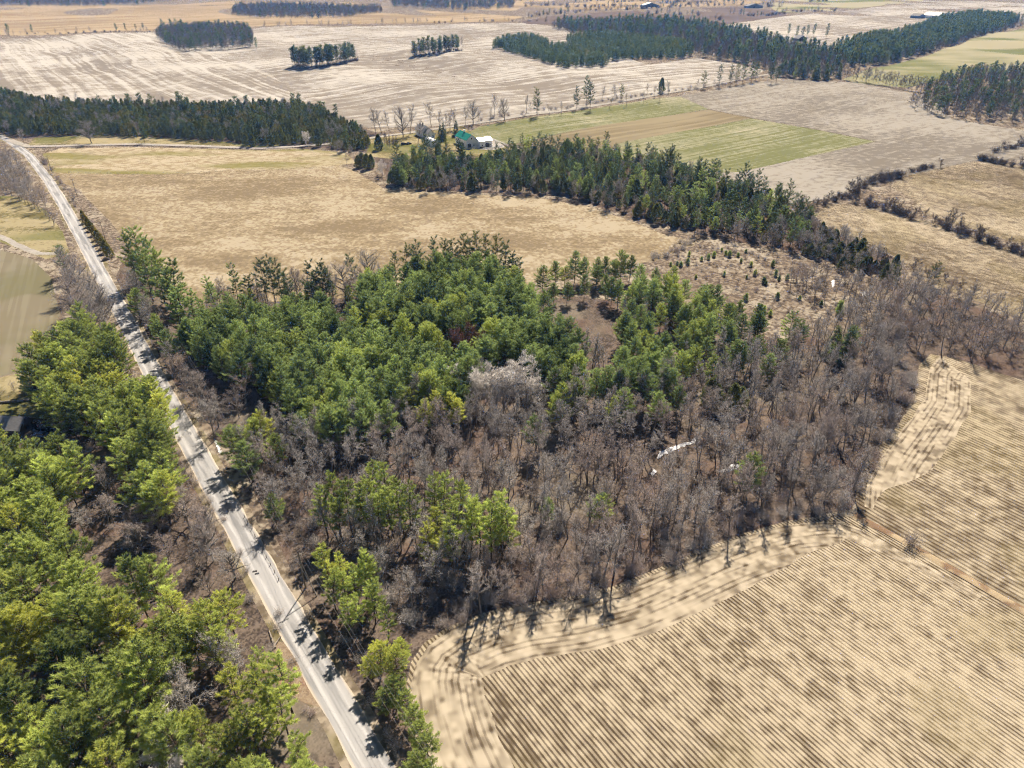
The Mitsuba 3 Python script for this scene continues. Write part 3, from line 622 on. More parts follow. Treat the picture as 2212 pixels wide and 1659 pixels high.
sheet('yard', [(800, 300), (900, 288), (1000, 272), (1020, 290), (1060, 312), (1180, 330), (1150, 340), (1010, 338), (960, 335), (860, 345), (790, 338)], 'lawn_grass', 0.14, 10, label='green and yellow farmyard grass')
sheet('barnyard', [(1050, 300), (1068, 300), (1092, 318), (1060, 326), (1030, 322)], 'pale_gravel', 0.2, 8, label='pale gravel barnyard beside the white shed')
sheet('brush_meadow', [(1400, 570), (1480, 535), (1560, 520), (1700, 548), (1800, 580), (1900, 640), (1900, 700), (1760, 720), (1660, 690), (1540, 620)], 'brush_ground', 0.05, 12, label='brushy clearing with pale grass patches and young pines')
for i, (poly, lab) in enumerate([([(1421, 990), (1425, 978), (1440, 972), (1470, 960), (1492, 955), (1500, 947), (1508, 947), (1499, 958), (1470, 966), (1445, 978), (1430, 984)], 'long white strip of ice in the bare woods'),
                                 ([(465, 952), (467, 952), (473, 965), (479, 979), (477, 980), (470, 968)], 'white ice strip in the ditch right of the road'),
                                 ([(1797, 606), (1801, 605), (1803, 612), (1799, 621), (1797, 616)], 'small white ice patch among bare trees in the clearing'),
                                 ([(1860, 632), (1872, 629), (1876, 637), (1866, 641)], 'white ice patch at the right end of the clearing'),
                                 ([(1405, 1022), (1412, 1014), (1418, 1018), (1410, 1027)], 'small ice patch below the long ice strip'),
                                 ([(1556, 1016), (1580, 1004), (1600, 1004), (1590, 1012), (1566, 1022)], 'thin ice patch right of the long ice strip'),
                                 ([(1215, 1066), (1228, 1064), (1229, 1067), (1217, 1069)], 'short white ice sliver in the middle of the woods'),
                                 ([(131, 907), (140, 906), (150, 908), (158, 906), (156, 910), (140, 911)], 'white snow patch under the pines near the parked cars')]):
    p0 = Polygon(at(poly)).buffer(0.15).segmentize(0.7)
    q = np.array(p0.exterior.coords)
    q = q + np.random.default_rng(i).normal(0, 0.16, q.shape)
    q[-1] = q[0]
    sheet('snow_patch' + ('_%03d' % i if i else ''), Polygon(q).buffer(0), 'old_snow', 0.10, 0.9, label=lab)

# ---------------------------------------------------------------- woods and single trees
def plant(kind, x, y, h, label, group=None, single=False):
    PLANTS.append((kind, float(x), float(y), float(h), label, group, single))
def stand(poly, up, spacing, mixed, label, group, holes=(), seed=1, jitter=0.38, clear=4.6, priority=False):
    g = np.random.default_rng(seed)
    P = Polygon(at(poly, up)).buffer(0)
    for hole in holes:
        P = P.difference(Polygon(at(hole, up)).buffer(0))
    x0, y0, x1, y1 = P.bounds
    gx, gy = np.meshgrid(np.arange(x0, x1, spacing), np.arange(y0, y1, spacing * 0.866))
    gx = gx + (np.arange(gx.shape[0]) % 2)[:, None] * spacing / 2
    q = np.stack([gx.ravel(), gy.ravel()], 1) + g.normal(0, jitter * spacing * 0.8, (gx.size, 2))
    q = q[shapely.contains_xy(P, q[:, 0], q[:, 1])]
    kinds = list(mixed)
    w = np.array([mixed[k][0] for k in kinds], float)
    for x, y in q:
        if ROADLINE.distance(Point(x, y)) < clear or SIDELINE.distance(Point(x, y)) < clear:
            continue
        k = kinds[g.choice(len(kinds), p=w / w.sum())]
        lab = label[KIND[k]] if isinstance(label, dict) else label
        grp = group[KIND[k]] if isinstance(group, dict) else group
        plant(k, x, y, g.uniform(*mixed[k][1:]), lab, grp, priority)
def row(line, spacing, mixed, label, group, seed=1, width=1.5, up=0.0):
    g = np.random.default_rng(seed)
    L = LineString(at(line, up))
    kinds = list(mixed); w = np.array([mixed[k][0] for k in kinds], float)
    for s in np.arange(0, L.length, spacing):
        p = L.interpolate(s + g.normal(0, 0.3 * spacing))
        k = kinds[g.choice(len(kinds), p=w / w.sum())]
        lab = label[KIND[k]] if isinstance(label, dict) else label
        grp = group[KIND[k]] if isinstance(group, dict) else group
        plant(k, p.x + g.normal(0, width), p.y + g.normal(0, width), g.uniform(*mixed[k][1:]), lab, grp)
def tops(kind, pts, label, group):
    for u, v, h in pts:
        x, y = at1(u, v, h)
        plant(kind, x, y, h, label, group, True)
def one(kind, u, v, h, label):
    x, y = at1(u, v)
    h = h * 1.18 if kind == 'darkoldpine' else h * 1.28 if y > 420 and kind in ('bare', 'spread', 'slimbare') else h
    plant(kind, x, y, h, label, None, True)

C1 = 'dense green pine in the plantation block right of the road'
plantation = [(386, 705), (430, 690), (475, 672), (560, 662), (650, 656), (730, 636), (800, 606), (880, 582), (960, 566), (1060, 562), (1120, 598), (1150, 640), (1215, 690), (1240, 760), (1262, 828), (1200, 842), (1165, 790), (1100, 760), (1040, 772), (1010, 835), (990, 875), (900, 850), (845, 862), (830, 925), (740, 942), (650, 915), (600, 852), (540, 820), (480, 790), (415, 760)]
red_hole = [(955, 725), (975, 700), (1030, 700), (1048, 730), (1030, 770), (970, 765)]
stand(plantation, 9.5, 5.3, {'midpine': (1, 11.5, 16)}, C1, 'pines of the plantation block', holes=[red_hole, [(770, 700), (800, 690), (815, 735), (785, 745)], [(700, 640), (760, 625), (790, 650), (730, 690)]], seed=11)
tops('redbare', [(985, 702, 14), (1012, 698, 15), (1035, 710, 13)], 'reddish bare tree in the middle of the pine plantation', 'reddish bare trees in the plantation')
tops('pale', [(1035, 788, 15), (1060, 776, 17), (1090, 768, 18), (1118, 770, 17), (1142, 782, 15), (1075, 800, 14), (1115, 802, 14)], 'pale silvery bare tree in the clump at the lower edge of the plantation', 'pale silvery clump')
tops('brownbare', [(800, 720, 11), (815, 740, 11), (540, 775, 12), (515, 800, 12), (500, 830, 12), (880, 680, 10), (925, 655, 10), (730, 660, 12), (760, 655, 12), (660, 700, 9), (850, 690, 9)], 'brown bare tree poking out between the plantation pines', 'bare trees among the plantation pines')
tops('darkoldpine', [(849, 543, 16), (872, 529, 18), (895, 523, 19), (935, 516, 19), (957, 518, 18), (974, 515, 18), (996, 507, 19), (1013, 509, 19), (1031, 500, 20), (1047, 506, 19), (1074, 506, 19), (1091, 527, 17), (1104, 545, 16), (1118, 558, 15)], 'tall dark pine in the row at the top of the plantation, against the hay field', 'tall pines above the plantation')  # darker needle copy: the shade side of this row is put into its colour
tops('bigpine', [(281, 488, 25), (264, 508, 22), (305, 512, 23), (325, 542, 22), (345, 556, 20), (366, 562, 21), (349, 582, 20), (386, 615, 19), (406, 628, 17), (372, 640, 17), (430, 645, 15), (300, 540, 22)], 'big dark pine in the clump right of the road above the plantation', 'big roadside pines')
tops('oldpine', [(440, 596, 18)], 'single shaggy pine right of the big roadside pines', None)
tops('oldpine', [(494, 565, 20)], 'tall bare trunked pine at the hay field edge, leftmost of the thin ones', None)
tops('darkoldpine', [(528, 592, 16), (559, 553, 20), (575, 556, 20), (596, 560, 20), (618, 590, 15), (664, 568, 18), (687, 563, 19), (676, 580, 17), (696, 573, 16), (757, 550, 17)], 'tall pine standing among bare trees along the lower edge of the hay field', 'pines along the hay field edge')  # darker needles here too, painting in the shade side of these pines
tops('bare', [(471, 594, 13), (460, 610, 12), (545, 590, 12), (630, 570, 16), (640, 580, 14), (710, 572, 15), (770, 590, 11)], 'bare tree among the pines on the lower edge of the hay field', 'bare trees along the hay field edge')
tops('spread', [(737, 566, 17)], 'wide bare tree left of the tall pine at the hay field edge', None)
tops('spread', [(794, 545, 18)], 'largest round bare tree against the hay field, left of the tall pine row', None)
stand([(440, 640), (560, 620), (700, 610), (830, 590), (850, 620), (730, 650), (560, 675), (440, 690)], 5, 5.5, {'brownbare': (2, 7, 11), 'slimbare': (1, 9, 12), 'midpine': (0.7, 8, 11)}, {'bare_tree': 'brown bare tree in the scrub between the plantation and the hay field', 'pine_tree': 'small pine in the scrub between the plantation and the hay field'}, {'bare_tree': 'scrub trees above the plantation', 'pine_tree': 'small pines above the plantation'}, seed=12)
for i, (u, v, h) in enumerate([(1173, 577, 12), (1201, 566, 11), (1244, 545, 14), (1262, 556, 12), (1293, 559, 11), (1311, 556, 12), (1346, 545, 14), (1364, 553, 12), (1265, 594, 11), (1226, 612, 9), (1198, 612, 9), (1339, 605, 12), (1311, 594, 11), (1325, 601, 12), (1290, 575, 10), (1330, 565, 11)]):
    tops('midpine', [(u, v, h)], 'rounded pine in the open group near the clearing above the gap', 'pines of the open group')
tops('nearpine', [(1222, 576, 9)], 'yellowish young pine in the open group of pines', None)
right_pines = [(1372, 590), (1430, 588), (1500, 612), (1560, 642), (1640, 668), (1655, 715), (1600, 745), (1560, 720), (1510, 760), (1450, 790), (1420, 860), (1330, 870), (1290, 850), (1300, 770), (1350, 720), (1330, 660)]
stand(right_pines, 8.5, 6.6, {'midpine': (3, 10, 15), 'slimbare': (0.6, 10, 14)}, {'pine_tree': 'green pine in the looser stand between the gap and the brushy clearing', 'bare_tree': 'thin bare tree among the looser pines by the clearing'}, {'pine_tree': 'pines of the loose stand', 'bare_tree': 'bare trees of the loose stand'}, seed=13)
tops('slimbare', [(1255, 715, 17), (1262, 725, 16), (1268, 700, 18), (1285, 715, 17), (1300, 722, 16), (1278, 735, 15)], 'slender tall bare tree in the gap between the two pine stands', 'slender trees in the gap')
tops('midpine', [(1248, 712, 17), (1205, 845, 13), (1222, 830, 14), (1245, 822, 14), (1290, 800, 13), (1310, 795, 14), (1345, 800, 14), (1380, 790, 14), (1400, 800, 13), (1440, 790, 14), (1460, 800, 13), (1350, 840, 13)], 'pine in the band along the top of the bare woods', 'pines above the bare woods')
tops('oldpine', [(1722, 668, 17), (1735, 690, 15), (1850, 705, 13)], 'dark tall pine at the lower edge of the brushy clearing', 'pines below the clearing')
tops('spruce', [(1816, 702, 13), (1845, 700, 15)], 'dark narrow spruce beside the yellow pine in the bare woods', 'spruces in the bare woods')
tops('goldoldpine', [(1815, 725, 13)], 'yellow pine in the bare woods at right', None)
tops('midpine', [(1590, 738, 13)], 'bright green pine alone in the bare woods below the clearing', None)
tops('cedar', [(1540, 818, 10), (1552, 830, 9)], 'rounded bronze green cedar in the bare woods, left one of two clumps', 'bronze cedars in the bare woods')
tops('cedar', [(1592, 830, 10), (1606, 836, 8)], 'dark cedar in the bare woods, right one of two clumps', 'dark cedars in the bare woods')
tops('midpine', [(1480, 762, 13), (1505, 748, 13), (1545, 765, 12), (1600, 742, 13), (1640, 725, 12), (1662, 765, 11), (1690, 735, 12), (1425, 850, 12), (1470, 835, 11)], 'green pine scattered in the upper right part of the bare wood', 'scattered pines in the upper right wood')
tops('midpine', [(1160, 898, 12), (1332, 862, 11), (1298, 1072, 10), (1630, 985, 13), (1186, 1080, 8)], 'lone thin green pine among the grey bare woods', 'lone pines in the bare woods')
tops('goldoldpine', [(797, 999, 17), (822, 1008, 17), (709, 1026, 17), (744, 1033, 18), (770, 1042, 17), (787, 1029, 18), (861, 1034, 18), (880, 1045, 17), (690, 1050, 16), (725, 1060, 16), (840, 1055, 16), (815, 1055, 16)], 'golden green pine in the grove right of the road at the lower woods, left half', 'golden pines, left half of grove')
tops('goldoldpine', [(935, 1026, 17), (960, 1022, 18), (999, 1034, 18), (981, 1089, 17), (1010, 1080, 17), (1031, 1073, 19), (1059, 1080, 19), (1084, 1070, 19), (1098, 1086, 18), (967, 1118, 16), (921, 1135, 15), (945, 1100, 16)], 'tall golden green pine in the grove in the middle of the lower woods', 'golden pines, right half of grove')
tops('goldoldpine', [(705, 1174, 14), (730, 1192, 13), (776, 1193, 14), (800, 1200, 13), (712, 1229, 13), (762, 1222, 13), (808, 1250, 12), (737, 1240, 12), (797, 1262, 12), (744, 1301, 11), (826, 1306, 11), (770, 1280, 11)], 'shaggy pine beside the road shade, below the golden grove', 'shaggy pines below the grove')
tops('nearpine', [(811, 1391, 10), (850, 1405, 9), (868, 1377, 7), (850, 1462, 9), (826, 1490, 8), (875, 1498, 8), (889, 1526, 8), (903, 1558, 8), (918, 1589, 8), (903, 1632, 8), (921, 1655, 7), (795, 1420, 7)], 'small bushy pine between the road and the corner of the corn field', 'bushy pines at the corn field corner')
tops('nearpine', [(540, 905, 13), (560, 890, 13), (515, 925, 11), (880, 840, 12), (915, 865, 12), (945, 845, 13), (970, 850, 13), (985, 860, 12), (720, 880, 14), (590, 940, 11)], 'yellow green pine on the lower fringe of the plantation', 'yellow green pines on the plantation fringe')
LP = 'broad yellow green pine in the block left of the road'
stand([(66, 735), (130, 690), (190, 682), (240, 702), (262, 745), (275, 800), (305, 835), (345, 875), (368, 930), (368, 980), (330, 1000), (255, 985), (225, 930), (170, 890), (120, 868), (78, 850), (62, 790)], 13, 5.8, {'nearpine': (1, 14, 19)}, LP, 'pines of the upper left block', seed=21)
stand([(-40, 950), (60, 937), (140, 962), (168, 1010), (165, 1055), (100, 1105), (-40, 1110)], 13, 5.8, {'nearpine': (1, 15, 19)}, 'broad pine in the left edge block below the parked cars', 'pines below the parked cars', seed=22)
tops('nearpine', [(305, 1002, 16), (288, 1029, 15), (332, 1024, 16), (359, 1006, 12), (318, 1050, 14)], 'yellow green pine of the small clump alone left of the road', 'small pine clump left of the road')
stand([(-60, 1118), (50, 1112), (100, 1142), (170, 1172), (250, 1202), (330, 1212), (362, 1260), (352, 1300), (300, 1350), (250, 1400), (330, 1420), (360, 1470), (330, 1500), (380, 1560), (370, 1600), (240, 1580), (230, 1640), (260, 1720), (-60, 1760)], 13, 6.3, {'nearpine': (1, 14, 19)}, 'large sunlit yellow green pine in the lower left wood', 'pines of the lower left wood', holes=[[(120, 1530), (170, 1520), (180, 1560), (130, 1570)], [(350, 1300), (300, 1360), (240, 1400), (290, 1330)]], seed=23)
stand([(330, 1310), (420, 1292), (480, 1275), (530, 1282), (560, 1315), (556, 1365), (520, 1395), (455, 1385), (410, 1420), (400, 1480), (360, 1440), (345, 1380)], 11, 5.8, {'nearpine': (1, 12, 16)}, 'yellow green pine in the lower left wood next to the road', 'pines of the lower left wood by the road', seed=24)
stand([(400, 1500), (470, 1490), (540, 1440), (600, 1450), (690, 1560), (715, 1680), (560, 1740), (400, 1700), (420, 1600)], 9, 5.4, {'goldoldpine': (2, 12, 17), 'nearpine': (1.4, 11, 15)}, 'loose pine with a visible trunk in the foreground left of the road', 'loose foreground pines', seed=25)
tops('pale', [(340, 1565, 12), (365, 1585, 12), (325, 1600, 12), (385, 1605, 11)], 'whitish bare tree at the bottom edge left of the road', 'whitish bare trees at the bottom edge')
tops('bare', [(450, 1375, 13), (490, 1378, 12), (500, 1400, 11), (375, 1440, 13), (395, 1470, 12), (360, 1480, 11)], 'grey bare tree in a gap of the lower left pine wood', 'bare trees in gaps of the lower left wood')
tops('bare', [(205, 1000, 13), (160, 1100, 9), (210, 1070, 10), (225, 1075, 9)], 'grey bare tree in the dark gap left of the road', 'bare trees in the dark gap')
stand([(255, 1130), (300, 1110), (370, 1060), (400, 1010), (430, 1080), (470, 1150), (515, 1240), (470, 1255), (420, 1240), (370, 1200), (300, 1170)], 5, 5.4, {'brownbare': (2, 7, 12), 'spread': (0.35, 9, 12)}, 'brown spreading bare tree in the scrub left of the road', 'scrub trees left of the road', seed=26)
tops('spread', [(128, 535, 15), (140, 552, 18), (158, 575, 19), (178, 590, 19), (195, 612, 18), (150, 600, 18), (172, 632, 18), (190, 645, 16), (205, 628, 15)], 'big grey bare tree in the roadside group left of the road', 'big bare trees left of the road')
tops('oldpine', [(118, 528, 14)], 'dark pine half hidden among the big bare trees left of the road', None)
tops('brownbare', [(240, 790, 11), (262, 830, 11), (280, 800, 9), (300, 820, 9), (245, 690, 9), (225, 640, 8), (270, 760, 8), (330, 850, 8), (370, 1000, 10), (390, 1000, 9), (385, 1040, 9)], 'thin brown bare tree on the left verge beside the pine block', 'verge trees left of the road')

BW, BG = 'grey brown bare tree in the big leafless wood between road and corn field', 'bare trees of the big leafless wood'
wood = [(500, 960), (560, 940), (640, 930), (760, 955), (850, 935), (850, 880), (1000, 880), (1030, 850), (1200, 860), (1290, 870), (1420, 870), (1460, 810), (1580, 770), (1640, 790), (1700, 745), (1800, 720), (1880, 650), (1925, 630), (1960, 690), (1950, 780), (1940, 880), (1880, 960), (1845, 1060), (1780, 1095), (1690, 1110), (1560, 1150), (1420, 1218), (1300, 1268), (1180, 1285), (1040, 1320), (930, 1360), (860, 1330), (780, 1240), (690, 1180), (640, 1110), (560, 1060)]
ice = [(1395, 1050), (1400, 1000), (1440, 965), (1515, 935), (1525, 955), (1480, 985), (1440, 1010), (1420, 1050)]
stand(wood, 1.0, 5.2, {'bare': (1.6, 10, 15.5), 'slimbare': (2.2, 12, 18), 'brownbare': (1.4, 7, 11)}, BW, BG, holes=[ice], seed=31)
stand([(1940, 640), (1975, 615), (2060, 650), (2240, 705), (2330, 740), (2330, 850), (2212, 805), (2100, 780), (2000, 770), (1960, 780)], 1.0, 6.2, {'bare': (2, 9, 14), 'brownbare': (2, 7, 12), 'slimbare': (1, 10, 15)}, 'bare tree in the belt between the two right hand corn fields', 'bare trees of the right belt', seed=32)
tops('spread', [(1830, 890, 12), (1790, 905, 12), (1860, 870, 11), (1730, 905, 12), (1690, 930, 12)], 'round grey bare tree on the right rim of the big wood', 'round bare trees on the right rim')
stand([(1690, 600), (1760, 585), (1850, 600), (1900, 640), (1860, 670), (1790, 660), (1720, 640)], 1.0, 5.5, {'bare': (1, 8, 11), 'brownbare': (2, 6, 9)}, 'grey bare tree at the right end of the brushy clearing', 'bare trees at the end of the clearing', seed=33, holes=[[(1785, 590), (1815, 590), (1815, 640), (1785, 640)]])
SAP = [(2500 + x / 1.651, 700 + y / 1.651) for x, y in [(65, 60 * 0 + 485), (88, 495), (130, 480), (215, 460), (293, 435), (340, 400), (365, 425), (388, 435), (442, 435), (258, 450), (490, 410), (522, 495), (655, 495), (695, 580), (545, 550), (495, 570), (355, 555), (600, 600), (612, 612), (685, 695), (823, 700), (955, 740), (1065, 780), (1070, 735), (600, 775), (25, 490), (138, 430), (675, 555), (460, 470), (745, 580), (180, 570), (640, 800), (487, 705)]]
for i, (u, v) in enumerate(SAP):
    x, y = at1(u * 0.576, v * 0.576)
    plant('sapling', x, y, 1.7 + 1.2 * ((i * 7) % 5) / 4, 'small dark green young pine dotted about the brushy clearing', 'young pines in the clearing', True)
one('sapling', 1811, 680, 5.5, 'tallest young pine at the lower right of the clearing')

row([(285, 645), (330, 715), (385, 800), (440, 885), (480, 950)], 6.0, {'bare': (2, 11, 15), 'brownbare': (1, 8, 12), 'midpine': (0.6, 10, 14)}, {'bare_tree': 'bare tree on the right roadside below the big pines', 'pine_tree': 'pine on the right roadside below the plantation'}, {'bare_tree': 'right roadside bare trees', 'pine_tree': 'right roadside pines'}, seed=27, width=1.3)
row([(505, 975), (560, 1060), (610, 1140)], 6.5, {'bare': (2, 10, 14), 'brownbare': (1, 8, 11), 'midpine': (0.8, 9, 13)}, {'bare_tree': 'bare tree beside the road where shadows cross it', 'pine_tree': 'pine beside the road where shadows cross it'}, {'bare_tree': 'shadow casting roadside bare trees', 'pine_tree': 'shadow casting roadside pines'}, seed=28, width=1.5)
# the cedar belt in front of the far farm, then the cedar forest at upper left
belt = [(838, 372), (870, 345), (905, 332), (945, 326), (962, 340), (985, 358), (1031, 346), (1098, 326), (1180, 322), (1258, 318), (1329, 326), (1399, 347), (1470, 362), (1545, 392), (1614, 402), (1684, 420), (1712, 446), (1754, 480), (1760, 545), (1719, 530), (1635, 508), (1545, 500), (1470, 486), (1417, 472), (1382, 458), (1307, 440), (1272, 432), (1222, 412), (1116, 404), (1038, 402), (918, 404), (843, 392)]
stand(belt, 3.5, 5.8, {'cedar': (2, 5, 10), 'darkoldpine': (1.0, 10, 19), 'oldpine': (0.55, 9, 17), 'midpine': (0.4, 7, 12), 'bare': (1.1, 7, 12)}, {'cedar_tree': 'dark cedar in the evergreen belt beyond the hay field', 'pine_tree': 'tall pine rising out of the cedar belt beyond the hay field', 'bare_tree': 'grey bare tree in the cedar belt beyond the hay field'}, {'cedar_tree': 'cedars of the belt', 'pine_tree': 'pines of the belt', 'bare_tree': 'bare trees of the belt'}, seed=41)
tops('darkoldpine', [(990, 300, 22), (998, 308, 19), (1175, 290, 19), (1190, 292, 19), (1205, 296, 18), (1230, 305, 15), (1250, 305, 15), (1310, 310, 15), (1440, 322, 19), (1450, 318, 20), (1512, 340, 18), (1520, 345, 18), (1540, 345, 17), (1550, 345, 17), (1430, 335, 16), (1600, 370, 16), (1628, 375, 17), (1655, 382, 15), (1690, 400, 18), (1700, 410, 16)], 'tall pine standing above the cedar belt', 'tall pines above the belt')
tops('bare', [(1410, 318, 16), (1405, 330, 14), (1495, 345, 14), (1560, 360, 12)], 'tall grey bare tree standing above the cedar belt', 'tall bare trees above the belt')
tops('brownbare', [(925, 375, 9), (940, 372, 10), (955, 380, 8), (970, 385, 8), (882, 388, 6), (895, 382, 6), (1010, 395, 5), (1620, 455, 11), (1635, 470, 10), (1600, 465, 9), (1665, 480, 11), (1680, 495, 10), (1700, 480, 11), (1720, 490, 11), (1740, 510, 9), (1650, 500, 8), (1585, 480, 8)], 'mauve grey bare tree along the front of the cedar belt', 'bare trees in front of the belt')
for k in range(4):
    tops('cedar', [[(780, 330, 9), (790, 332, 10), (800, 333, 9), (772, 336, 8)][k]], 'dark cedar in the clump alone at the left end of the belt', 'cedar clump left of the belt')
tops('cedar', [(850, 362, 10), (860, 360, 11), (870, 366, 9), (843, 370, 8)], 'fat rounded cedar at the front left corner of the belt', 'fat cedars at the belt corner')
tops('pale', [(823, 338, 12)], 'pale bare tree with a white trunk left of the cedar belt', None)
cedars = [(-40, 196), (10, 200), (60, 214), (115, 222), (200, 226), (300, 228), (400, 230), (520, 230), (600, 228), (650, 228), (690, 238), (745, 266), (790, 292), (802, 312), (780, 322), (735, 318), (690, 308), (640, 309), (560, 312), (500, 302), (330, 293), (200, 289), (30, 288), (-40, 300)]
stand(cedars, 2.0, 4.5, {'farcedar': (1, 6, 9), 'bare': (0.05, 9, 13), 'faroldpine': (0.03, 13, 16)}, {'cedar_tree': 'dark cedar of the dense forest at the upper left', 'bare_tree': 'bare tree inside the dense cedar forest at the upper left', 'pine_tree': 'pine rising from the dense cedar forest at the upper left'}, {'cedar_tree': 'cedars of the upper left forest', 'bare_tree': 'bare trees of the cedar forest', 'pine_tree': 'pines of the cedar forest'}, seed=42)
tops('darkoldpine', [(209, 206, 14), (275, 205, 17), (325, 203, 18), (382, 203, 18), (390, 205, 17)], 'pine top sticking out above the back edge of the upper left cedar forest', 'pines at the back of the cedar forest')
tops('bare', [(368, 240, 12), (385, 250, 12), (400, 252, 12), (220, 245, 11), (255, 262, 9), (140, 245, 11), (500, 215, 11), (450, 212, 10), (520, 215, 11), (560, 215, 10), (625, 215, 11), (585, 214, 10), (735, 300, 10), (755, 312, 9), (725, 305, 9), (745, 330, 8)], 'lilac grey bare tree on the edge of the upper left cedar forest', 'bare trees on the cedar forest edge')
one('bare', 53, 312, 10, 'round bare tree beside the side road at the left junction')
one('spread', 198, 310, 13, 'round bare tree standing alone on the verge above the side road')
one('darkoldpine', 313, 309, 12, 'small dark pine standing alone beside the side road')
one('cedar', 532, 316, 9, 'dark cone shaped cedar beside the side road, left one of a pair')
one('cedar', 545, 317, 9, 'broader dark cedar beside the side road, right one of a pair')
one('pale', 662, 314, 12, 'pale round bare tree at the right end of the side road')
one('cedar', 689, 316, 13, 'tall cedar at the right end of the side road')

# far groves
MIXL = {'pine_tree': 'dark pine in the mixed grove at the back of the pale field', 'bare_tree': 'bare tree in the mixed grove at the back of the pale field'}
stand([(340, 80), (352, 66), (400, 62), (470, 60), (530, 62), (548, 78), (549, 102), (500, 107), (437, 109), (400, 113), (372, 104), (350, 92)], 1, 9, {'farbare': (5, 12, 17), 'faroldpine': (1, 13, 18)}, MIXL, {'bare_tree': 'bare trees of the mixed grove', 'pine_tree': 'pines of the mixed grove'}, seed=51)
row([(362, 98), (400, 111), (437, 107), (500, 105), (534, 101)], 11, {'faroldpine': (1, 14, 20)}, MIXL, {'pine_tree': 'pines of the mixed grove'}, seed=52, width=4)
tops('faroldpine', [(347, 41, 18), (366, 40, 18), (378, 40, 18), (390, 41, 17), (420, 60, 16), (478, 58, 15), (513, 58, 18), (525, 66, 17)], 'dark pine top at the back of the mixed grove', 'back pines of the mixed grove')
one('faroldpine', 556, 107, 17, 'narrow pine standing alone right of the mixed grove')
for i, (u, v, h) in enumerate([(640, 143, 22), (648, 145, 21), (662, 146, 23), (672, 145, 21), (684, 145, 21), (690, 143, 20), (711, 142, 23), (720, 141, 22), (738, 138, 21), (750, 134, 22), (745, 137, 20), (697, 143, 20)]):
    one('faroldpine', u, v, h * 1.08, 'tall dark pine in the island grove in the pale field, the left of two islands'); PLANTS[-1] = PLANTS[-1][:5] + ('pines of the left island grove', True)
stand([(634, 140), (655, 141), (690, 138), (735, 134), (760, 128), (768, 130), (745, 138), (700, 144), (665, 147), (640, 146)], 0.5, 6.0, {'faroldpine': (2, 17, 23), 'farbare': (1, 10, 14)}, {'pine_tree': 'tall dark pine in the island grove in the pale field, the left of two islands', 'bare_tree': 'bare tree inside the left island grove'}, {'pine_tree': 'pines of the left island grove', 'bare_tree': 'bare trees of the left island grove'}, seed=152)
one('farbare', 769, 131, 14, 'bare tree at the right end of the left island grove')
row([(630, 144), (665, 147), (700, 145), (740, 139), (775, 130)], 4.0, {'farshrub': (1, 3, 5)}, 'low brush under the left island grove', 'brush under the left island grove', seed=53, width=3)
for i, (u, v, h) in enumerate([(892, 122, 18), (898, 121, 17), (917, 117, 20), (926, 116, 21), (952, 113, 20), (962, 112, 20), (980, 110, 20), (985, 110, 19)]):
    one('faroldpine', u, v, h * 1.08, 'tall dark pine in the right of the two island groves'); PLANTS[-1] = PLANTS[-1][:5] + ('pines of the right island grove', True)
for i, (u, v) in enumerate([(908, 118), (935, 115), (943, 114), (955, 113), (970, 111), (975, 111)]):
    one('farbare', u, v, 14, 'bare tree between the pines of the right island grove'); PLANTS[-1] = PLANTS[-1][:5] + ('bare trees of the right island grove', True)
stand([(886, 119), (930, 112), (985, 106), (995, 108), (960, 115), (928, 119), (890, 124)], 0.5, 6.5, {'faroldpine': (1, 15, 21), 'farbare': (1.4, 12, 16)}, {'pine_tree': 'tall dark pine in the right of the two island groves', 'bare_tree': 'bare tree between the pines of the right island grove'}, {'pine_tree': 'pines of the right island grove', 'bare_tree': 'bare trees of the right island grove'}, seed=153)
one('farbare', 999, 104, 17, 'round bare tree at the right end of the right island grove')
row([(886, 123), (928, 118), (960, 114), (990, 110)], 4.0, {'farshrub': (1, 3, 5)}, 'low brush under the right island grove', 'brush under the right island grove', seed=54, width=4)
PL = 'dark green pine of the far plantation in the pale field'
stand([(1066, 100), (1070, 92), (1091, 84), (1141, 80), (1166, 85), (1187, 99), (1222, 102), (1293, 120), (1318, 132), (1307, 138), (1215, 141), (1180, 130), (1134, 117)], 4, 8.2, {'farpine': (1, 11, 14)}, PL + ', left block', 'pines of the far plantation, left block', seed=55)
stand([(1224, 84), (1258, 76), (1329, 76), (1399, 84), (1474, 93), (1489, 101), (1489, 117), (1474, 121), (1353, 123), (1322, 128), (1290, 110), (1232, 97)], 4, 8.2, {'farpine': (1, 11, 14)}, PL + ', right block', 'pines of the far plantation, right block', seed=56)
MIX2 = {'pine_tree': 'dark pine in the long mixed wood behind the far plantation', 'bare_tree': 'bare tree in the long mixed wood behind the far plantation'}
GRP2 = {'pine_tree': 'pines of the long mixed wood', 'bare_tree': 'bare trees of the long mixed wood'}
stand([(1190, 60), (1215, 52), (1300, 50), (1400, 48), (1480, 52), (1545, 60), (1632, 82), (1700, 98), (1760, 112), (1795, 112), (1820, 140), (1825, 166), (1789, 170), (1684, 166), (1649, 146), (1580, 132), (1492, 118), (1480, 95), (1400, 82), (1330, 74), (1262, 74)], 1, 8.6, {'farbare': (5, 12, 16), 'vfarpine': (1.2, 14, 20)}, MIX2, GRP2, seed=57)
row([(1500, 120), (1580, 133), (1649, 147), (1684, 168), (1789, 171)], 7, {'farbare': (1, 13, 17)}, MIX2, GRP2, seed=58, width=3)
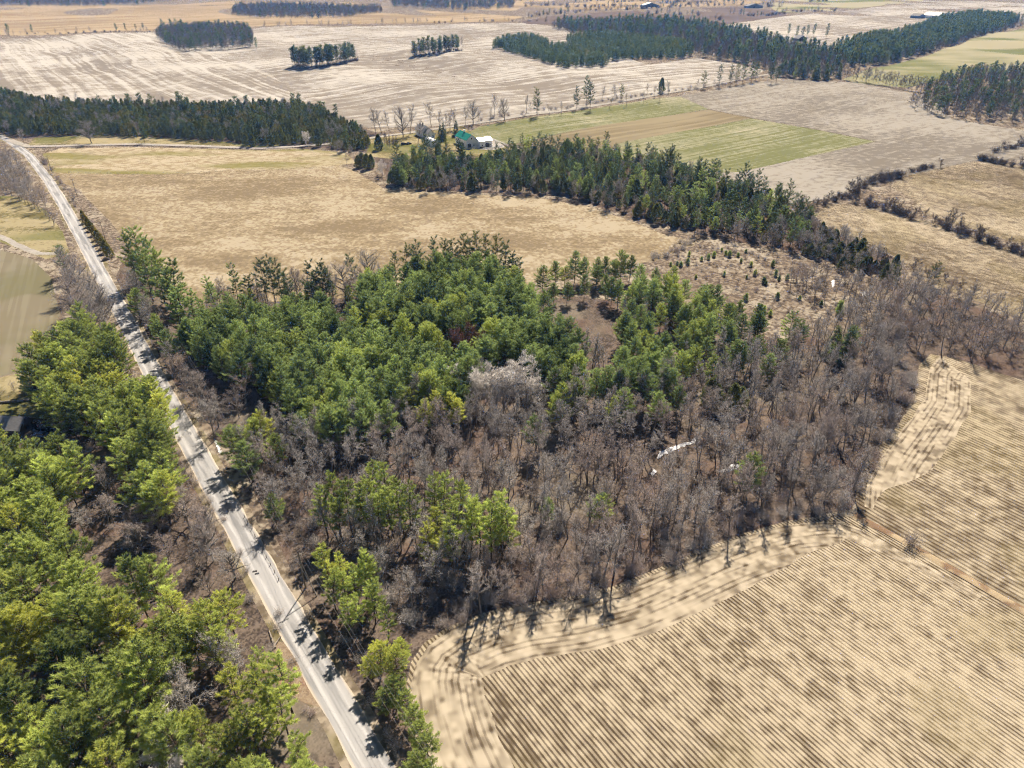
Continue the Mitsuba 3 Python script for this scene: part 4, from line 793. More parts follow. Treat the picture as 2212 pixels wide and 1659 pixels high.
stand([(1800, 108), (1866, 88), (1920, 84), (1979, 68), (2034, 44), (2109, 34), (2184, 40), (2206, 50), (2134, 72), (2059, 96), (1984, 121), (1909, 139), (1884, 142), (1830, 142), (1815, 125)], 1, 9.5, {'vfarpine': (2.6, 13, 18), 'farbare': (1, 10, 15)}, {'pine_tree': 'blue green pine on the wooded ridge at upper right', 'bare_tree': 'bare tree on the wooded ridge at upper right'}, {'pine_tree': 'pines of the right ridge', 'bare_tree': 'bare trees of the right ridge'}, seed=59)
row([(1884, 143), (1984, 122), (2059, 98), (2134, 73), (2204, 57)], 8, {'farbare': (3, 9, 13), 'farshrub': (1, 4, 5)}, {'bare_tree': 'bare tree along the green field edge of the right ridge', 'bare_shrub': 'brush along the green field edge of the right ridge'}, {'bare_tree': 'edge trees of the right ridge', 'bare_shrub': 'edge brush of the right ridge'}, seed=60, width=3)
row([(1821, 171), (1870, 178), (1920, 187), (1960, 194), (1995, 201)], 4.0, {'farbare': (1, 14, 17)}, 'tall slender bare tree in the single row beside the green field', 'row of slender bare trees', seed=61, width=0.8)
stand([(2000, 190), (2060, 168), (2103, 158), (2300, 150), (2330, 275), (2212, 268), (2120, 263), (2051, 253), (1984, 239), (1956, 226), (2000, 208)], 1, 8, {'farbare': (2.6, 9, 14), 'faroldpine': (1, 11, 16)}, {'pine_tree': 'green pine in the wood at the right edge', 'bare_tree': 'bare tree in the wood at the right edge'}, {'pine_tree': 'pines of the right edge wood', 'bare_tree': 'bare trees of the right edge wood'}, seed=62)
tops('pale', [(2040, 188, 11), (2050, 184, 12), (2062, 187, 12), (2075, 190, 11), (2085, 190, 11), (2032, 196, 10)], 'pale silvery bare tree at the front of the right edge wood', 'pale trees of the right edge wood')
row([(0, 78), (60, 74), (180, 71), (345, 69)], 9, {'farbare': (1.5, 6, 12), 'farshrub': (2, 3, 5)}, {'bare_tree': 'bare tree in the hedgerow at the top of the pale field', 'bare_shrub': 'brush of the hedgerow at the top of the pale field'}, {'bare_tree': 'trees of the top hedgerow', 'bare_shrub': 'brush of the top hedgerow'}, seed=63, width=2)
one('faroldpine', 19, 76, 19, 'large dark pine at the left end of the top hedgerow')
one('faroldpine', 72, 73, 16, 'broad dark pine second from the left in the top hedgerow')
for (u, v, h) in [(252, 68, 14), (271, 65, 12), (294, 65, 11), (311, 65, 13)]:
    one('faroldpine', u, v, h, 'dark pine in the right half of the top hedgerow'); PLANTS[-1] = PLANTS[-1][:5] + ('pines of the top hedgerow', True)
row([(553, 61), (600, 60), (660, 58), (760, 57)], 13, {'farbare': (1, 9, 14)}, 'bare tree along the back of the pale field', 'bare trees along the back of the pale field', seed=64, width=4)
row([(805, 54), (850, 51), (920, 50), (960, 49), (1080, 46), (1130, 46), (1200, 47)], 13, {'farbare': (1, 8, 13), 'farshrub': (0.6, 4, 5)}, {'bare_tree': 'bare tree along the far back of the pale field', 'bare_shrub': 'brush along the far back of the pale field'}, {'bare_tree': 'bare trees far along the pale field', 'bare_shrub': 'brush far along the pale field'}, seed=65, width=5)
BAND = {'bare_tree': 'blue grey bare tree in the woods at the very top', 'pine_tree': 'dark pine in the woods at the very top'}
BG2 = {'bare_tree': 'bare trees of the top woods', 'pine_tree': 'pines of the top woods'}
stand([(500, 33), (560, 40), (680, 40), (740, 39), (790, 33), (830, 27), (820, 20), (740, 18), (600, 12), (510, 16)], 1, 13, {'vfarbare': (8, 13, 17), 'vfarpine': (1, 12, 15)}, BAND, BG2, seed=66)
stand([(850, 16), (900, 19), (980, 24), (1040, 22), (1115, 19), (1105, -8), (840, -8)], 1, 19, {'vfarbare': (6, 15, 19), 'vfarpine': (1, 13, 16)}, BAND, BG2, seed=67)
stand([(-40, 13), (120, 15), (200, 15), (300, 10), (390, 1), (390, -12), (-40, -12)], 1, 20, {'vfarbare': (8, 15, 20), 'vfarpine': (1, 12, 15)}, BAND, BG2, seed=68)
FARH = [[(1140, 38), (1180, 32), (1240, 28)], [(1135, 14), (1200, 12), (1240, 13)], [(1215, 16), (1340, 12)], [(1250, 26), (1330, 21), (1400, 18)], [(1240, 4), (1420, -2)], [(1345, 22), (1470, 14)], [(1440, 17), (1560, 12), (1690, 10)], [(1480, 10), (1560, 4), (1650, -2)], [(1570, 32), (1640, 36), (1690, 30)], [(1420, 8), (1480, 4)], [(1545, 42), (1560, 44)], [(1700, 25), (1760, 26), (1810, 24)], [(1320, 6), (1400, 2)], [(1110, 2), (1180, 0)], [(1390, 28), (1510, 34)], [(1750, 4), (1800, 2)], [(1640, 14), (1690, 16)]]
for i, l in enumerate(FARH):
    row(l, 9, {'vfarbare': (2, 9, 15), 'farshrub': (2.4, 6, 9), 'faroldpine': (0.6, 10, 15)}, {'bare_tree': 'bare tree in the distant field hedges', 'bare_shrub': 'brush in the distant field hedges', 'pine_tree': 'pine in the distant field hedges'}, {'bare_tree': 'trees of the distant hedges', 'bare_shrub': 'brush of the distant hedges', 'pine_tree': 'pines of the distant hedges'}, seed=70 + i, width=5)
for (u, v, h) in [(1702, 78, 20), (1719, 82, 19), (1733, 82, 18), (1742, 80, 19), (1757, 80, 21), (1784, 82, 22)]:
    one('faroldpine', u, v, h, 'tall ragged pine above the long mixed wood near the dark roofed house'); PLANTS[-1] = PLANTS[-1][:5] + ('ragged pines near the dark house', True)
one('farcedar', 1843, 86, 9, 'small dark round tree alone in the pale field below the white barn')
one('farcedar', 1920, 78, 12, 'dark oval evergreen above the right ridge')
one('farcedar', 1952, 66, 12, 'dark rounded evergreen near the white barn')
# along the concession road
for (k, u, v, h, lab) in [('bare', 812, 288, 16, 'bare tree left of the farm by the road, leftmost'), ('bare', 824, 287, 15, 'second bare tree left of the farm by the road'), ('bare', 841, 285, 13, 'third bare tree left of the farm by the road'),
                          ('spread', 871, 297, 18, 'big round bare tree in the farmyard left of the house'), ('bare', 886, 290, 18, 'tall bare tree right of the big round one in the farmyard'), ('bare', 903, 312, 14, 'bare tree in front of the farmhouse'),
                          ('bare', 932, 275, 17, 'bare tree behind the farmhouse'), ('bare', 948, 283, 13, 'low wide bare tree right of the farmhouse'), ('bare', 963, 288, 12, 'bare tree between the spruces and the barn'), ('bare', 982, 280, 14, 'thin bare tree behind the green roofed barn'), ('bare', 972, 283, 12, 'grey bare tree just left of the barn'),
                          ('bare', 1006, 271, 12, 'smaller bare tree left of the big one at the field corner'), ('spread', 1022, 269, 15, 'big dark limbed bare tree at the corner of the green field'), ('slimbare', 1058, 266, 11, 'thin bare tree on the green field edge'), ('bare', 1068, 252, 15, 'bare tree behind the far road'),
                          ('spread', 1090, 261, 14, 'wide bare tree on the green field edge right of the thin one'), ('slimbare', 1137, 245, 14, 'slender bare tree left of the lone pine'), ('slimbare', 1188, 250, 9, 'small narrow bare tree right of the lone pine'), ('slimbare', 1213, 248, 10, 'second narrow bare tree right of the lone pine'),
                          ('bare', 1300, 215, 10, 'bare tree by the road right of the pine pair'), ('slimbare', 1316, 235, 10, 'slim bare tree on the field edge below the road'), ('bare', 1328, 212, 11, 'bare tree behind the road in the middle of the row'), ('slimbare', 1354, 230, 11, 'slim bare tree nearest the striped field'), ('slimbare', 1389, 225, 10, 'small slim bare tree on the field edge'), ('bare', 1413, 209, 9, 'bare tree left of the dark cedar by the road'), ('bare', 1424, 218, 11, 'round bare tree in front of the dark cedar'), ('bare', 1445, 202, 10, 'bare tree right of the dark cedar'), ('slimbare', 1490, 206, 9, 'bare tree alone at the corner of the beige field')]:
    one(k, u, v, h, lab)
one('darkoldpine', 1160, 251, 19, 'lone dark pine with a round shadow on the green field edge')
one('darkoldpine', 1244, 237, 17, 'broad dark pine on the green field edge, left of the tall pair')
one('darkoldpine', 1266, 229, 22, 'taller of the two tall pines on the green field edge')
one('darkoldpine', 1275, 240, 21, 'right one of the two tall pines on the green field edge')
one('darkoldpine', 1343, 216, 12, 'small pine with a flat top beside the far road')
one('cedar', 1428, 200, 14, 'dark pointed cedar beside the far road')
for (u, v, h, lab) in [(1520, 191, 15, 'small pine left of the group at the beige field corner'), (1553, 187, 19, 'bulky pine at the left of the group by the beige field'), (1578, 183, 17, 'pine second in the group by the beige field'), (1592, 182, 18, 'thin tall pine third in the group by the beige field'), (1605, 181, 17, 'pine fourth in the group by the beige field'), (1622, 177, 18, 'dense pine at the right of the group by the beige field'), (1631, 174, 17, 'last pine at the right of the group by the beige field'), (1665, 182, 17, 'pine left of the yellowish tree on the beige field edge'), (1676, 180, 15, 'smaller pine beside it at the top of the beige field')]:
    one('darkoldpine', u, v, h, lab)
one('goldoldpine', 1714, 177, 15, 'yellowish larch like tree at the top of the beige field')
for (u, v, h, lab) in [(1735, 171, 14, 'dark spruce left of the big one on the beige field edge'), (1764, 174, 18, 'biggest dark spruce on the beige field edge'), (1757, 173, 15, 'spruce pressed against the biggest one'), (1784, 174, 15, 'dark spruce right of the biggest one'), (1810, 168, 17, 'dark bulky spruce in the wood corner of the beige field')]:
    one('spruce', u, v, h, lab)
row([(1010, 266), (1120, 247), (1220, 235), (1310, 217), (1400, 205), (1470, 196), (1560, 184), (1640, 168)], 7.5, {'farbare': (1, 6, 11), 'greyshrub': (2.5, 2, 4)}, {'bare_tree': 'bare tree in the fence row behind the far road', 'bare_shrub': 'shrub in the fence row behind the far road'}, {'bare_tree': 'trees of the far road fence row', 'bare_shrub': 'shrubs of the far road fence row'}, seed=95, width=2)
for (u, v, lab) in [(838, 318, 'first slim reddish tree left of the farmyard, half behind a cedar'), (831, 313, 'faint slim reddish tree behind the first'), (841, 320, 'second slim reddish columnar tree'), (849, 321, 'third slim reddish columnar tree'), (856, 323, 'rightmost slim reddish columnar tree, alone')]:
    one('fastigiate', u, v, 11, lab)
for (u, v, h, lab) in [(952, 304, 12, 'dark spruce right of the farmhouse, left of two'), (958, 304, 14, 'taller dark spruce right of the farmhouse'), (985, 293, 12, 'dark spruce just left of the green barn roof')]:
    one('spruce', u, v, h, lab)
one('cedar', 818, 324, 11, 'cedar left of the reddish columnar trees')
# hedgerows on the right
HR = {'bare_tree': 'dark bare tree in the hedgerow between the right corn fields', 'bare_shrub': 'dark brush in the hedgerow between the right corn fields'}
HG = {'bare_tree': 'trees of the right hedgerow', 'bare_shrub': 'brush of the right hedgerow'}
row([(1826, 432), (1880, 444), (1930, 458), (1968, 472)], 2.0, {'hedgebare': (2, 6, 9), 'hedgeshrub': (2, 3, 4.5)}, HR, HG, seed=96, width=1.6)
row([(2000, 476), (2060, 500), (2120, 520), (2208, 550), (2300, 580)], 2.0, {'hedgebare': (2, 5, 9), 'hedgeshrub': (2.4, 3, 4.5)}, HR, HG, seed=97, width=1.6)
one('hedgebare', 2052, 490, 11, 'tallest dark bare tree in the right hedgerow')
row([(2103, 344), (2140, 352), (2212, 362), (2330, 375)], 2.6, {'hedgeshrub': (3, 3, 5), 'hedgebare': (1, 5, 8)}, {'bare_tree': 'bare tree in the thick brush at the right edge', 'bare_shrub': 'thick brush at the right edge by the beige field'}, {'bare_tree': 'trees of the right edge brush', 'bare_shrub': 'right edge brush'}, seed=98, width=2.2)
row([(2150, 330), (2180, 322), (2230, 312)], 5, {'hedgebare': (1, 6, 9), 'hedgeshrub': (1, 3, 5)}, {'bare_tree': 'bare tree on the beige field side of the right edge brush', 'bare_shrub': 'brush on the beige field side of the right edge'}, {'bare_tree': 'upper right edge trees', 'bare_shrub': 'upper right edge brush'}, seed=99, width=2)
row([(1872, 402), (1905, 392), (1940, 385)], 2.6, {'hedgeshrub': (2, 4, 6), 'hedgebare': (1, 5, 7)}, {'bare_tree': 'bare tree in the dense clump below the beige field', 'bare_shrub': 'dense brush clump below the beige field'}, {'bare_tree': 'clump trees below the beige field', 'bare_shrub': 'brush clump below the beige field'}, seed=100, width=2)
row([(1824, 432), (1840, 420), (1868, 405)], 3, {'hedgebare': (2, 7, 10), 'hedgeshrub': (1, 3, 4)}, {'bare_tree': 'dark bare tree at the corner of the beige field', 'bare_shrub': 'brush at the corner of the beige field'}, {'bare_tree': 'corner trees of the beige field', 'bare_shrub': 'corner brush of the beige field'}, seed=101, width=2)
row([(1965, 372), (2000, 366), (2020, 362)], 4.5, {'hedgeshrub': (1, 2, 4)}, 'bush on the ditch between the beige field and the corn stubble', 'bushes on the beige field ditch', seed=102, width=0.8)
one('hedgebare', 2031, 362, 7, 'round bare bush tree alone on the beige field ditch')
one('hedgeshrub', 1812, 422, 2.5, 'small dark bush at the tip of the beige field')
row([(1720, 440), (1760, 455), (1800, 432)], 4, {'hedgebare': (1, 5, 8), 'hedgeshrub': (1, 3, 4)}, {'bare_tree': 'bare tree on the fence corner right of the cedar belt', 'bare_shrub': 'brush on the fence corner right of the cedar belt'}, {'bare_tree': 'fence corner trees', 'bare_shrub': 'fence corner brush'}, seed=103, width=1.5)
stand([(1722, 462), (1765, 488), (1830, 515), (1905, 548), (1945, 585), (1940, 612), (1880, 600), (1800, 572), (1745, 552)], 2, 4.8, {'cedar': (1.1, 4.5, 8), 'hedgebare': (1.0, 6, 9), 'bare': (1.5, 8, 11)}, {'cedar_tree': 'dark cedar in the tapering belt beside the right corn stubble', 'bare_tree': 'bare tree in the tapering belt beside the right corn stubble'}, {'cedar_tree': 'cedars of the tapering belt', 'bare_tree': 'bare trees of the tapering belt'}, seed=104)
row([(1945, 575), (1985, 600), (2060, 640), (2212, 690)], 7, {'slimbare': (1, 9, 13), 'hedgebare': (1, 6, 9)}, 'bare tree on the upper rim of the right belt', 'rim trees of the right belt', seed=105, width=2)
one('darkoldpine', 2012, 617, 9, 'small pine on the upper rim of the right belt')
# roadside brush and hedges
for k, (u, v, h) in enumerate([(181, 472, 4.5), (186, 482, 5), (192, 490, 5), (199, 498, 5), (206, 508, 5), (213, 518, 5), (219, 526, 5.5), (226, 536, 5.5), (232, 545, 6), (238, 556, 6)]):
    one('goldcedar', u, v, h, 'golden green cedar in the roadside hedge right of the road'); PLANTS[-1] = PLANTS[-1][:5] + ('roadside cedar hedge', True)
stand([(75, 345), (98, 345), (130, 395), (165, 440), (170, 465), (150, 455), (118, 400)], 0, 3.6, {'shrub': (2, 2, 4), 'brownbare': (0.6, 4, 7)}, {'bare_tree': 'bare tree in the brush on the right side of the far road stretch', 'bare_shrub': 'brown shrub on the right side of the far road stretch'}, {'bare_tree': 'far right verge trees', 'bare_shrub': 'far right verge shrubs'}, seed=106)
stand([(-40, 330), (20, 335), (50, 365), (85, 420), (110, 450), (95, 470), (55, 440), (-40, 400)], 1, 5.6, {'bare': (2, 8, 12), 'brownbare': (1, 6, 9)}, 'grey bare tree in the thicket left of the far road stretch', 'thicket trees left of the far road', seed=107)
one('brownbare', 117, 487, 9, 'dark bare tree on the lawn corner left of the road')
one('brownbare', 108, 476, 7, 'smaller dark bare tree on the lawn corner left of the road')
for (u, v, lab) in [(31, 846, 'small bare fruit tree in the yard, left of two'), (55, 845, 'small bare fruit tree in the yard, right of two'), (1, 860, 'bare fruit tree cut by the left edge of the photo')]:
    one('brownbare', u, v, 4.5, lab)
one('shrub', 1966, 1177, 4.2, 'lone brown bush on the grass strip between the corn fields')
SH = 'brown shrub in the undergrowth of the big bare wood'
stand([(500, 985), (560, 1000), (640, 1010), (690, 1120), (800, 1150), (900, 1180), (1100, 1180), (1300, 1100), (1500, 1040), (1700, 1000), (1830, 1040), (1820, 1105), (1690, 1118), (1560, 1160), (1420, 1228), (1300, 1278), (1180, 1295), (1040, 1332), (930, 1375), (860, 1380), (800, 1300), (700, 1240), (600, 1110)], 0, 5.2, {'shrub': (2, 1.6, 3.6), 'greyshrub': (1, 2, 3.6)}, SH, 'undergrowth of the big wood', seed=108, clear=6.5)
row([(1800, 1098), (1840, 1075), (1855, 1030), (1900, 960), (1945, 880), (1965, 800)], 2.6, {'greyshrub': (1, 2.5, 4.5), 'shrub': (1, 2.5, 4)}, 'dense shrub on the right rim of the bare wood', 'rim shrubs of the bare wood', seed=109, width=1.8)
row([(930, 1352), (1040, 1318), (1180, 1288), (1300, 1270), (1420, 1222), (1560, 1155), (1690, 1112), (1790, 1100)], 3.2, {'shrub': (2, 2, 3.8), 'greyshrub': (1, 2.5, 4)}, 'shrub on the lower rim of the bare wood facing the near corn field', 'lower rim shrubs of the bare wood', seed=110, width=1.6)
row([(300, 640), (340, 720), (400, 830), (470, 940), (560, 1080), (640, 1210), (720, 1340), (800, 1480), (860, 1600)], 4.2, {'shrub': (1, 1.2, 2.6)}, 'low shrub on the right verge of the road', 'right verge shrubs', seed=111, width=2.4)
row([(330, 890), (400, 1010), (470, 1130), (530, 1250), (600, 1400), (690, 1560)], 4.5, {'shrub': (1, 1.0, 2.2)}, 'low shrub on the left verge of the road', 'left verge shrubs', seed=112, width=1.6)
stand([(1450, 560), (1480, 540), (1540, 525), (1700, 555), (1800, 590), (1880, 650), (1860, 690), (1760, 700), (1660, 670), (1540, 610)], 0, 5.5, {'shrub': (1, 0.7, 1.8), 'greyshrub': (0.5, 0.8, 1.8)}, 'low shrub scattered over the brushy clearing', 'scattered shrubs of the clearing', seed=113)
row([(1400, 562), (1440, 552), (1490, 530)], 2.2, {'greyshrub': (1, 2, 3.5)}, 'grey brush at the corner where hay field meets clearing', 'brush at the clearing corner', seed=114, width=2)
stand([(70, 905), (200, 900), (270, 990), (250, 1050), (240, 1130), (330, 1190), (400, 1250), (280, 1200), (120, 1130), (170, 1030)], 0, 6, {'shrub': (1, 1.2, 2.5), 'greyshrub': (0.6, 1.5, 3)}, 'shrub in the shade between the left pine blocks', 'shrubs between the left pine blocks', seed=115)
stand([(840, 345), (960, 338), (1130, 345), (1120, 400), (900, 410)], 0, 9, {'greyshrub': (1, 2, 3)}, 'shrub at the foot of the cedar belt', 'shrubs of the cedar belt', seed=116)

def screen(x, y, z):
    q = np.array([x, y, z]) - EYE
    f = q @ FWD
    return 1106 + FOCAL * q[0] / f, 829.5 - FOCAL * (q @ UP) / f, f
LIMIT = {'pine_tree': 296, 'bare_tree': 296, 'cedar_tree': 290, 'bare_shrub': 290}
STUFF = {'pine_tree': 'pine_wood', 'bare_tree': 'bare_wood', 'cedar_tree': 'cedar_wood', 'bare_shrub': 'brushwood', 'spruce_tree': 'spruce_wood', 'pine_sapling': 'pine_regrowth', 'pale_tree': 'pale_wood', 'columnar_tree': 'tree_mass'}
def grow():
    g = np.random.default_rng(99)
    order = []
    for i, (k, x, y, h, lab, grp, single) in enumerate(PLANTS):
        z = float(land(x, y))
        u, v, f = screen(x, y, z + 0.75 * h)
        inside = -4 < u < 2216 and -4 < v < 1663
        near = -130 < u < 2342 and -60 < v < 1800
        if near or single:
            order.append((inside, single, h / max(f, 1), i, z))
    order.sort(key=lambda o: (not (o[0] and o[1]), not o[0], -o[2]))
    count, stuffed = {}, {}
    total = 0
    for inside, single, size, i, z in order:
        k, x, y, h, lab, grp, single = PLANTS[i]
        kind = KIND[k]
        n = count.get(kind, 0)
        s = h / SIZE[k]
        ps = PROTO[k]
        group = ps[g.integers(len(ps))]
        w = s ** 0.8 * g.uniform(0.88, 1.14)
        m = T().translate([x, y, z]).rotate([0, 0, 1], g.uniform(0, 360)).rotate([1, 0, 0], g.normal(0, 1.6)).scale([w, w * g.uniform(0.93, 1.07), s])
        entry = {'type': 'instance', 'to_world': m, 'shapegroup': {'type': 'ref', 'id': group}}
        total += TRIS[group]
        if inside and n < LIMIT.get(kind, 999):
            key = kind + (f'_{n:03d}' if n else '')
            count[kind] = n + 1
            labels[key] = {'label': lab, 'category': CATEGORY[kind], **({'group': grp} if grp else {})}
        else:
            name = STUFF[kind]
            stuffed[name] = stuffed.get(name, 0) + 1
            key = f'{name}__{stuffed[name]:03d}'
        scene[key] = entry
    for name, lab, cat in [('pine_wood', 'the mass of smaller and farther pines', 'pine wood'), ('bare_wood', 'the mass of smaller and farther bare trees', 'bare wood'), ('cedar_wood', 'the mass of farther cedars in the upper left forest', 'cedar wood'),
                           ('brushwood', 'the smaller brown undergrowth and hedge brush', 'brush'), ('spruce_wood', 'spruces past the edge of the view', 'spruce wood'), ('pine_regrowth', 'pine seedlings past the edge', 'seedlings'), ('pale_wood', 'pale trees past the edge', 'pale wood'), ('tree_mass', 'trees past the edge', 'trees')]:
        if name in stuffed:
            labels[name] = {'label': lab, 'category': cat, 'kind': 'stuff'}
    print('plants', count, stuffed, 'triangles', total)

# ---------------------------------------------------------------- buildings, vehicles, poles, fences
def mesh_of(v, f): return (np.asarray(v, float), np.asarray(f))
def box(c, size, ex=(1, 0), z0=None):
    """An upright box: centre (x, y, z), size along ex, across it, and up."""
    ex = unit(np.asarray(ex, float)); ey = np.array([-ex[1], ex[0]])
    m = trimesh.creation.box(size)
    v = np.asarray(m.vertices)
    w = np.stack([c[0] + v[:, 0] * ex[0] + v[:, 1] * ey[0], c[1] + v[:, 0] * ex[1] + v[:, 1] * ey[1], c[2] + v[:, 2]], 1)
    return trimesh.Trimesh(w, m.faces, process=False)
def extrude(profile, A, u, w, L):
    """A closed profile in the plane (u, z) at A, pushed L metres along w."""
    p = np.asarray(profile, float)
    A, u, w = np.asarray(A, float), np.append(u, 0), np.append(w, 0)
    a = A + p[:, :1] * u + p[:, 1:] * [0, 0, 1]
    n = len(p)
    tv, tri = trimesh.creation.triangulate_polygon(Polygon(p), engine='earcut')
    tri = np.argmin(((tv[:, None] - p[None]) ** 2).sum(-1), 1)[tri]
    v = np.vstack([a, a + w * L])
    i = np.arange(n); j = (i + 1) % n
    f = np.vstack([tri, tri[:, ::-1] + n, np.stack([i, j, j + n], 1), np.stack([i, j + n, i + n], 1)])
    m = trimesh.Trimesh(v, f, process=False)
    m.fix_normals()
    return m
def put(key, m, mat, smooth=False): scene[key] = mikit.ply(m, mat, smooth=smooth)
def tag(key, label, cat, group=None): labels[key] = {'label': label, 'category': cat, **({'group': group} if group else {})}
def num(name, i): return name + (f'_{i:03d}' if i else '')
cat_mesh = trimesh.util.concatenate

def gable(key, A, ew, W, L, eave, ridge, wall, roof, label, cat='barn', over=0.4, doors=(), windows=(), z=None):
    """A gabled building: A is its front left ground corner, ew the front's direction, the ridge running back from it."""
    ew = unit(np.asarray(ew, float)); er = np.array([-ew[1], ew[0]])
    z = float(land(*A)) if z is None else z
    A3 = np.array([A[0], A[1], z])
    put(key + '__wall', extrude([(0, -0.4), (W, -0.4), (W, eave), (W / 2, ridge), (0, eave)], A3, ew, er, L), wall)
    s = (ridge - eave) / (W / 2)
    e = eave - s * over + 0.03
    put(key + '__roof', extrude([(-over, e), (W / 2, ridge + 0.03), (W + over, e), (W + over, e + 0.18), (W / 2, ridge + 0.23), (-over, e + 0.18)], A3 - np.append(er * over, 0), ew, er, L + 2 * over), roof)
    def opening(name, items, mat):
        for i, (side, s0, zc, w, h) in enumerate(items):
            if side == 'front': c, ex = A3[:2] + ew * s0 - er * 0.02, ew
            elif side == 'left': c, ex = A3[:2] + er * s0 - ew * 0.02, er
            else: c, ex = A3[:2] + er * s0 + ew * (W + 0.02), er
            put(key + '__' + num(name, i), box((c[0], c[1], z + zc), (w, 0.12, h), ex), mat)
    opening('door', doors, 'dark_timber')
    opening('window', windows, 'window_glass')
    tag(key, label, cat)
    return A3, ew, er

EW = unit(np.array([0.87, 0.48]))
A3, ew, er = gable('barn', (-33.4, 536.6), EW, 8.4, 19, 5.6, 9.0, 'white_siding', 'green_metal', 'white barn with a green metal roof in the far farmyard', doors=[('front', 2.4, 1.5, 2.6, 3.0), ('left', 6, 1.4, 2.4, 2.8)], windows=[('front', 6.0, 1.6, 0.9, 1.0), ('front', 4.2, 6.3, 0.9, 0.9), ('left', 11, 2.2, 1.0, 0.9), ('left', 15, 2.2, 1.0, 0.9)])
c = A3[:2] + ew * 4.2 + er * 12
put('barn__cupola', cat_mesh([box((c[0], c[1], 9.7), (1.1, 1.1, 1.6), ew), box((c[0], c[1], 10.6), (1.5, 1.5, 0.18), ew)]), 'white_metal')
gable('barn_001', (-23.8 + EW[0] * 10.5, 536.8 + EW[1] * 10.5), (-EW[1], EW[0]), 8.5, 10.5, 4.7, 6.4, 'white_siding', 'white_metal', 'white shed with a white roof beside the green roofed barn', 'shed', doors=[('left', 4.0, 1.6, 3.4, 3.0)], windows=[('left', 8.2, 1.8, 1.0, 0.9), ('left', 1.4, 1.8, 0.8, 0.9)])
put('barn_001__skirting', box((-23.8 + EW[0] * 5.25 + EW[1] * 0.02, 536.8 + EW[1] * 5.25 - EW[0] * 0.02, 0.25), (10.4, 0.08, 0.9), EW), 'dark_timber')
th = np.linspace(0, math.pi, 15)
qa = np.array([-59.3, 540.4, float(land(-59.3, 540.4))]); qw = unit(np.array([0.83, 0.56])); qr = np.array([-qw[1], qw[0]])
put('quonset_hut__shell', extrude([(3.4 - 3.4 * math.cos(t), 4.9 * math.sin(t) ** 0.85 if t < 3.1 else 0) for t in th] + [(6.8, -0.3), (0, -0.3)], qa, qw, qr, 12.5), 'white_metal')
qc = qa[:2] + qw * 3.4 - qr * 0.05
put('quonset_hut__door', box((qc[0], qc[1], qa[2] + 1.5), (2.8, 0.14, 3.0), qw), 'white_siding')
put('quonset_hut__door_frame', cat_mesh([box((qc[0], qc[1], qa[2] + 3.08), (3.0, 0.16, 0.12), qw), box((qc[0] - qw[0] * 1.47, qc[1] - qw[1] * 1.47, qa[2] + 1.5), (0.1, 0.16, 3.0), qw), box((qc[0] + qw[0] * 1.47, qc[1] + qw[1] * 1.47, qa[2] + 1.5), (0.1, 0.16, 3.0), qw)]), 'weathered_wood')
tag('quonset_hut', 'white arched metal hut in front of the farmhouse', 'hut')
gable('farmhouse', (-70.5, 572.5), EW, 8.5, 12, 5.0, 8.3, 'white_siding', 'grey_shingle', 'white farmhouse with grey roofs at the far farm', 'house', windows=[('front', 2.2, 1.7, 1.0, 1.4), ('front', 6.2, 1.7, 1.0, 1.4), ('front', 4.2, 5.2, 1.0, 1.3), ('right', 3, 1.7, 1.0, 1.4), ('right', 8, 1.7, 1.0, 1.4)])
hx = np.array([-70.5, 572.5]) + EW * 2.0 - np.array([-EW[1], EW[0]]) * 7.0
v = extrude([(0, -0.4), (6.5, -0.4), (6.5, 3.6), (3.25, 6.2), (0, 3.6)], (hx[0], hx[1], -0.1), EW, np.array([-EW[1], EW[0]]), 6.95)
put('farmhouse__wing', v, 'white_siding')
put('farmhouse__wing__roof', extrude([(-0.4, 3.3), (3.25, 6.24), (6.9, 3.3), (6.9, 3.5), (3.25, 6.46), (-0.4, 3.5)], (hx[0] + EW[1] * 0.4, hx[1] - EW[0] * 0.4, -0.1), EW, np.array([-EW[1], EW[0]]), 7.2), 'grey_shingle')
for i, s0 in enumerate([1.6, 4.9]):
    cc = hx + EW * s0 - np.array([-EW[1], EW[0]]) * 0.02
    put('farmhouse__wing__' + num('window', i), box((cc[0], cc[1], 1.7), (1.0, 0.1, 1.4), EW), 'window_glass')
hc = np.array([-70.5, 572.5]) + EW * 4.2 + np.array([-EW[1], EW[0]]) * 6
put('farmhouse__chimney', box((hc[0], hc[1], 8.9), (0.8, 0.8, 1.8), EW), 'field_stone')
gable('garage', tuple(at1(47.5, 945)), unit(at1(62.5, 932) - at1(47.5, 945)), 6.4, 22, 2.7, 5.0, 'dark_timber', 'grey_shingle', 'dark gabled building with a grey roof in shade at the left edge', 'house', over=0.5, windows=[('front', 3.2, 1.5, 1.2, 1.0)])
gable('far_barn', (985, 1838), (0.62, 0.78), 62, 34, 6, 11, 'white_siding', 'white_metal', 'long white roofed barn in the far stubble field at upper right', over=0.6, doors=[('left', 12, 2.2, 6, 4.4)])
gable('far_barn_001', (938, 1836), (0.9, 0.4), 20, 24, 5, 9, 'blue_paint', 'grey_shingle', 'small dark blue barn left of the long white barn', over=0.5, doors=[('front', 10, 2, 5, 4)])
gable('far_barn_002', (372, 2270), (0.97, 0.2), 46, 26, 5, 11, 'blue_paint', 'white_metal', 'distant building with a white roof and blue front at the top', over=0.5, doors=[('front', 12, 2, 6, 4)])
gable('far_barn_003', (655, 2232), (0.98, 0.15), 46, 22, 5, 11, 'weathered_wood', 'grey_shingle', 'distant grey barn among trees at the top right', over=0.5, doors=[('front', 20, 2, 6, 4)])
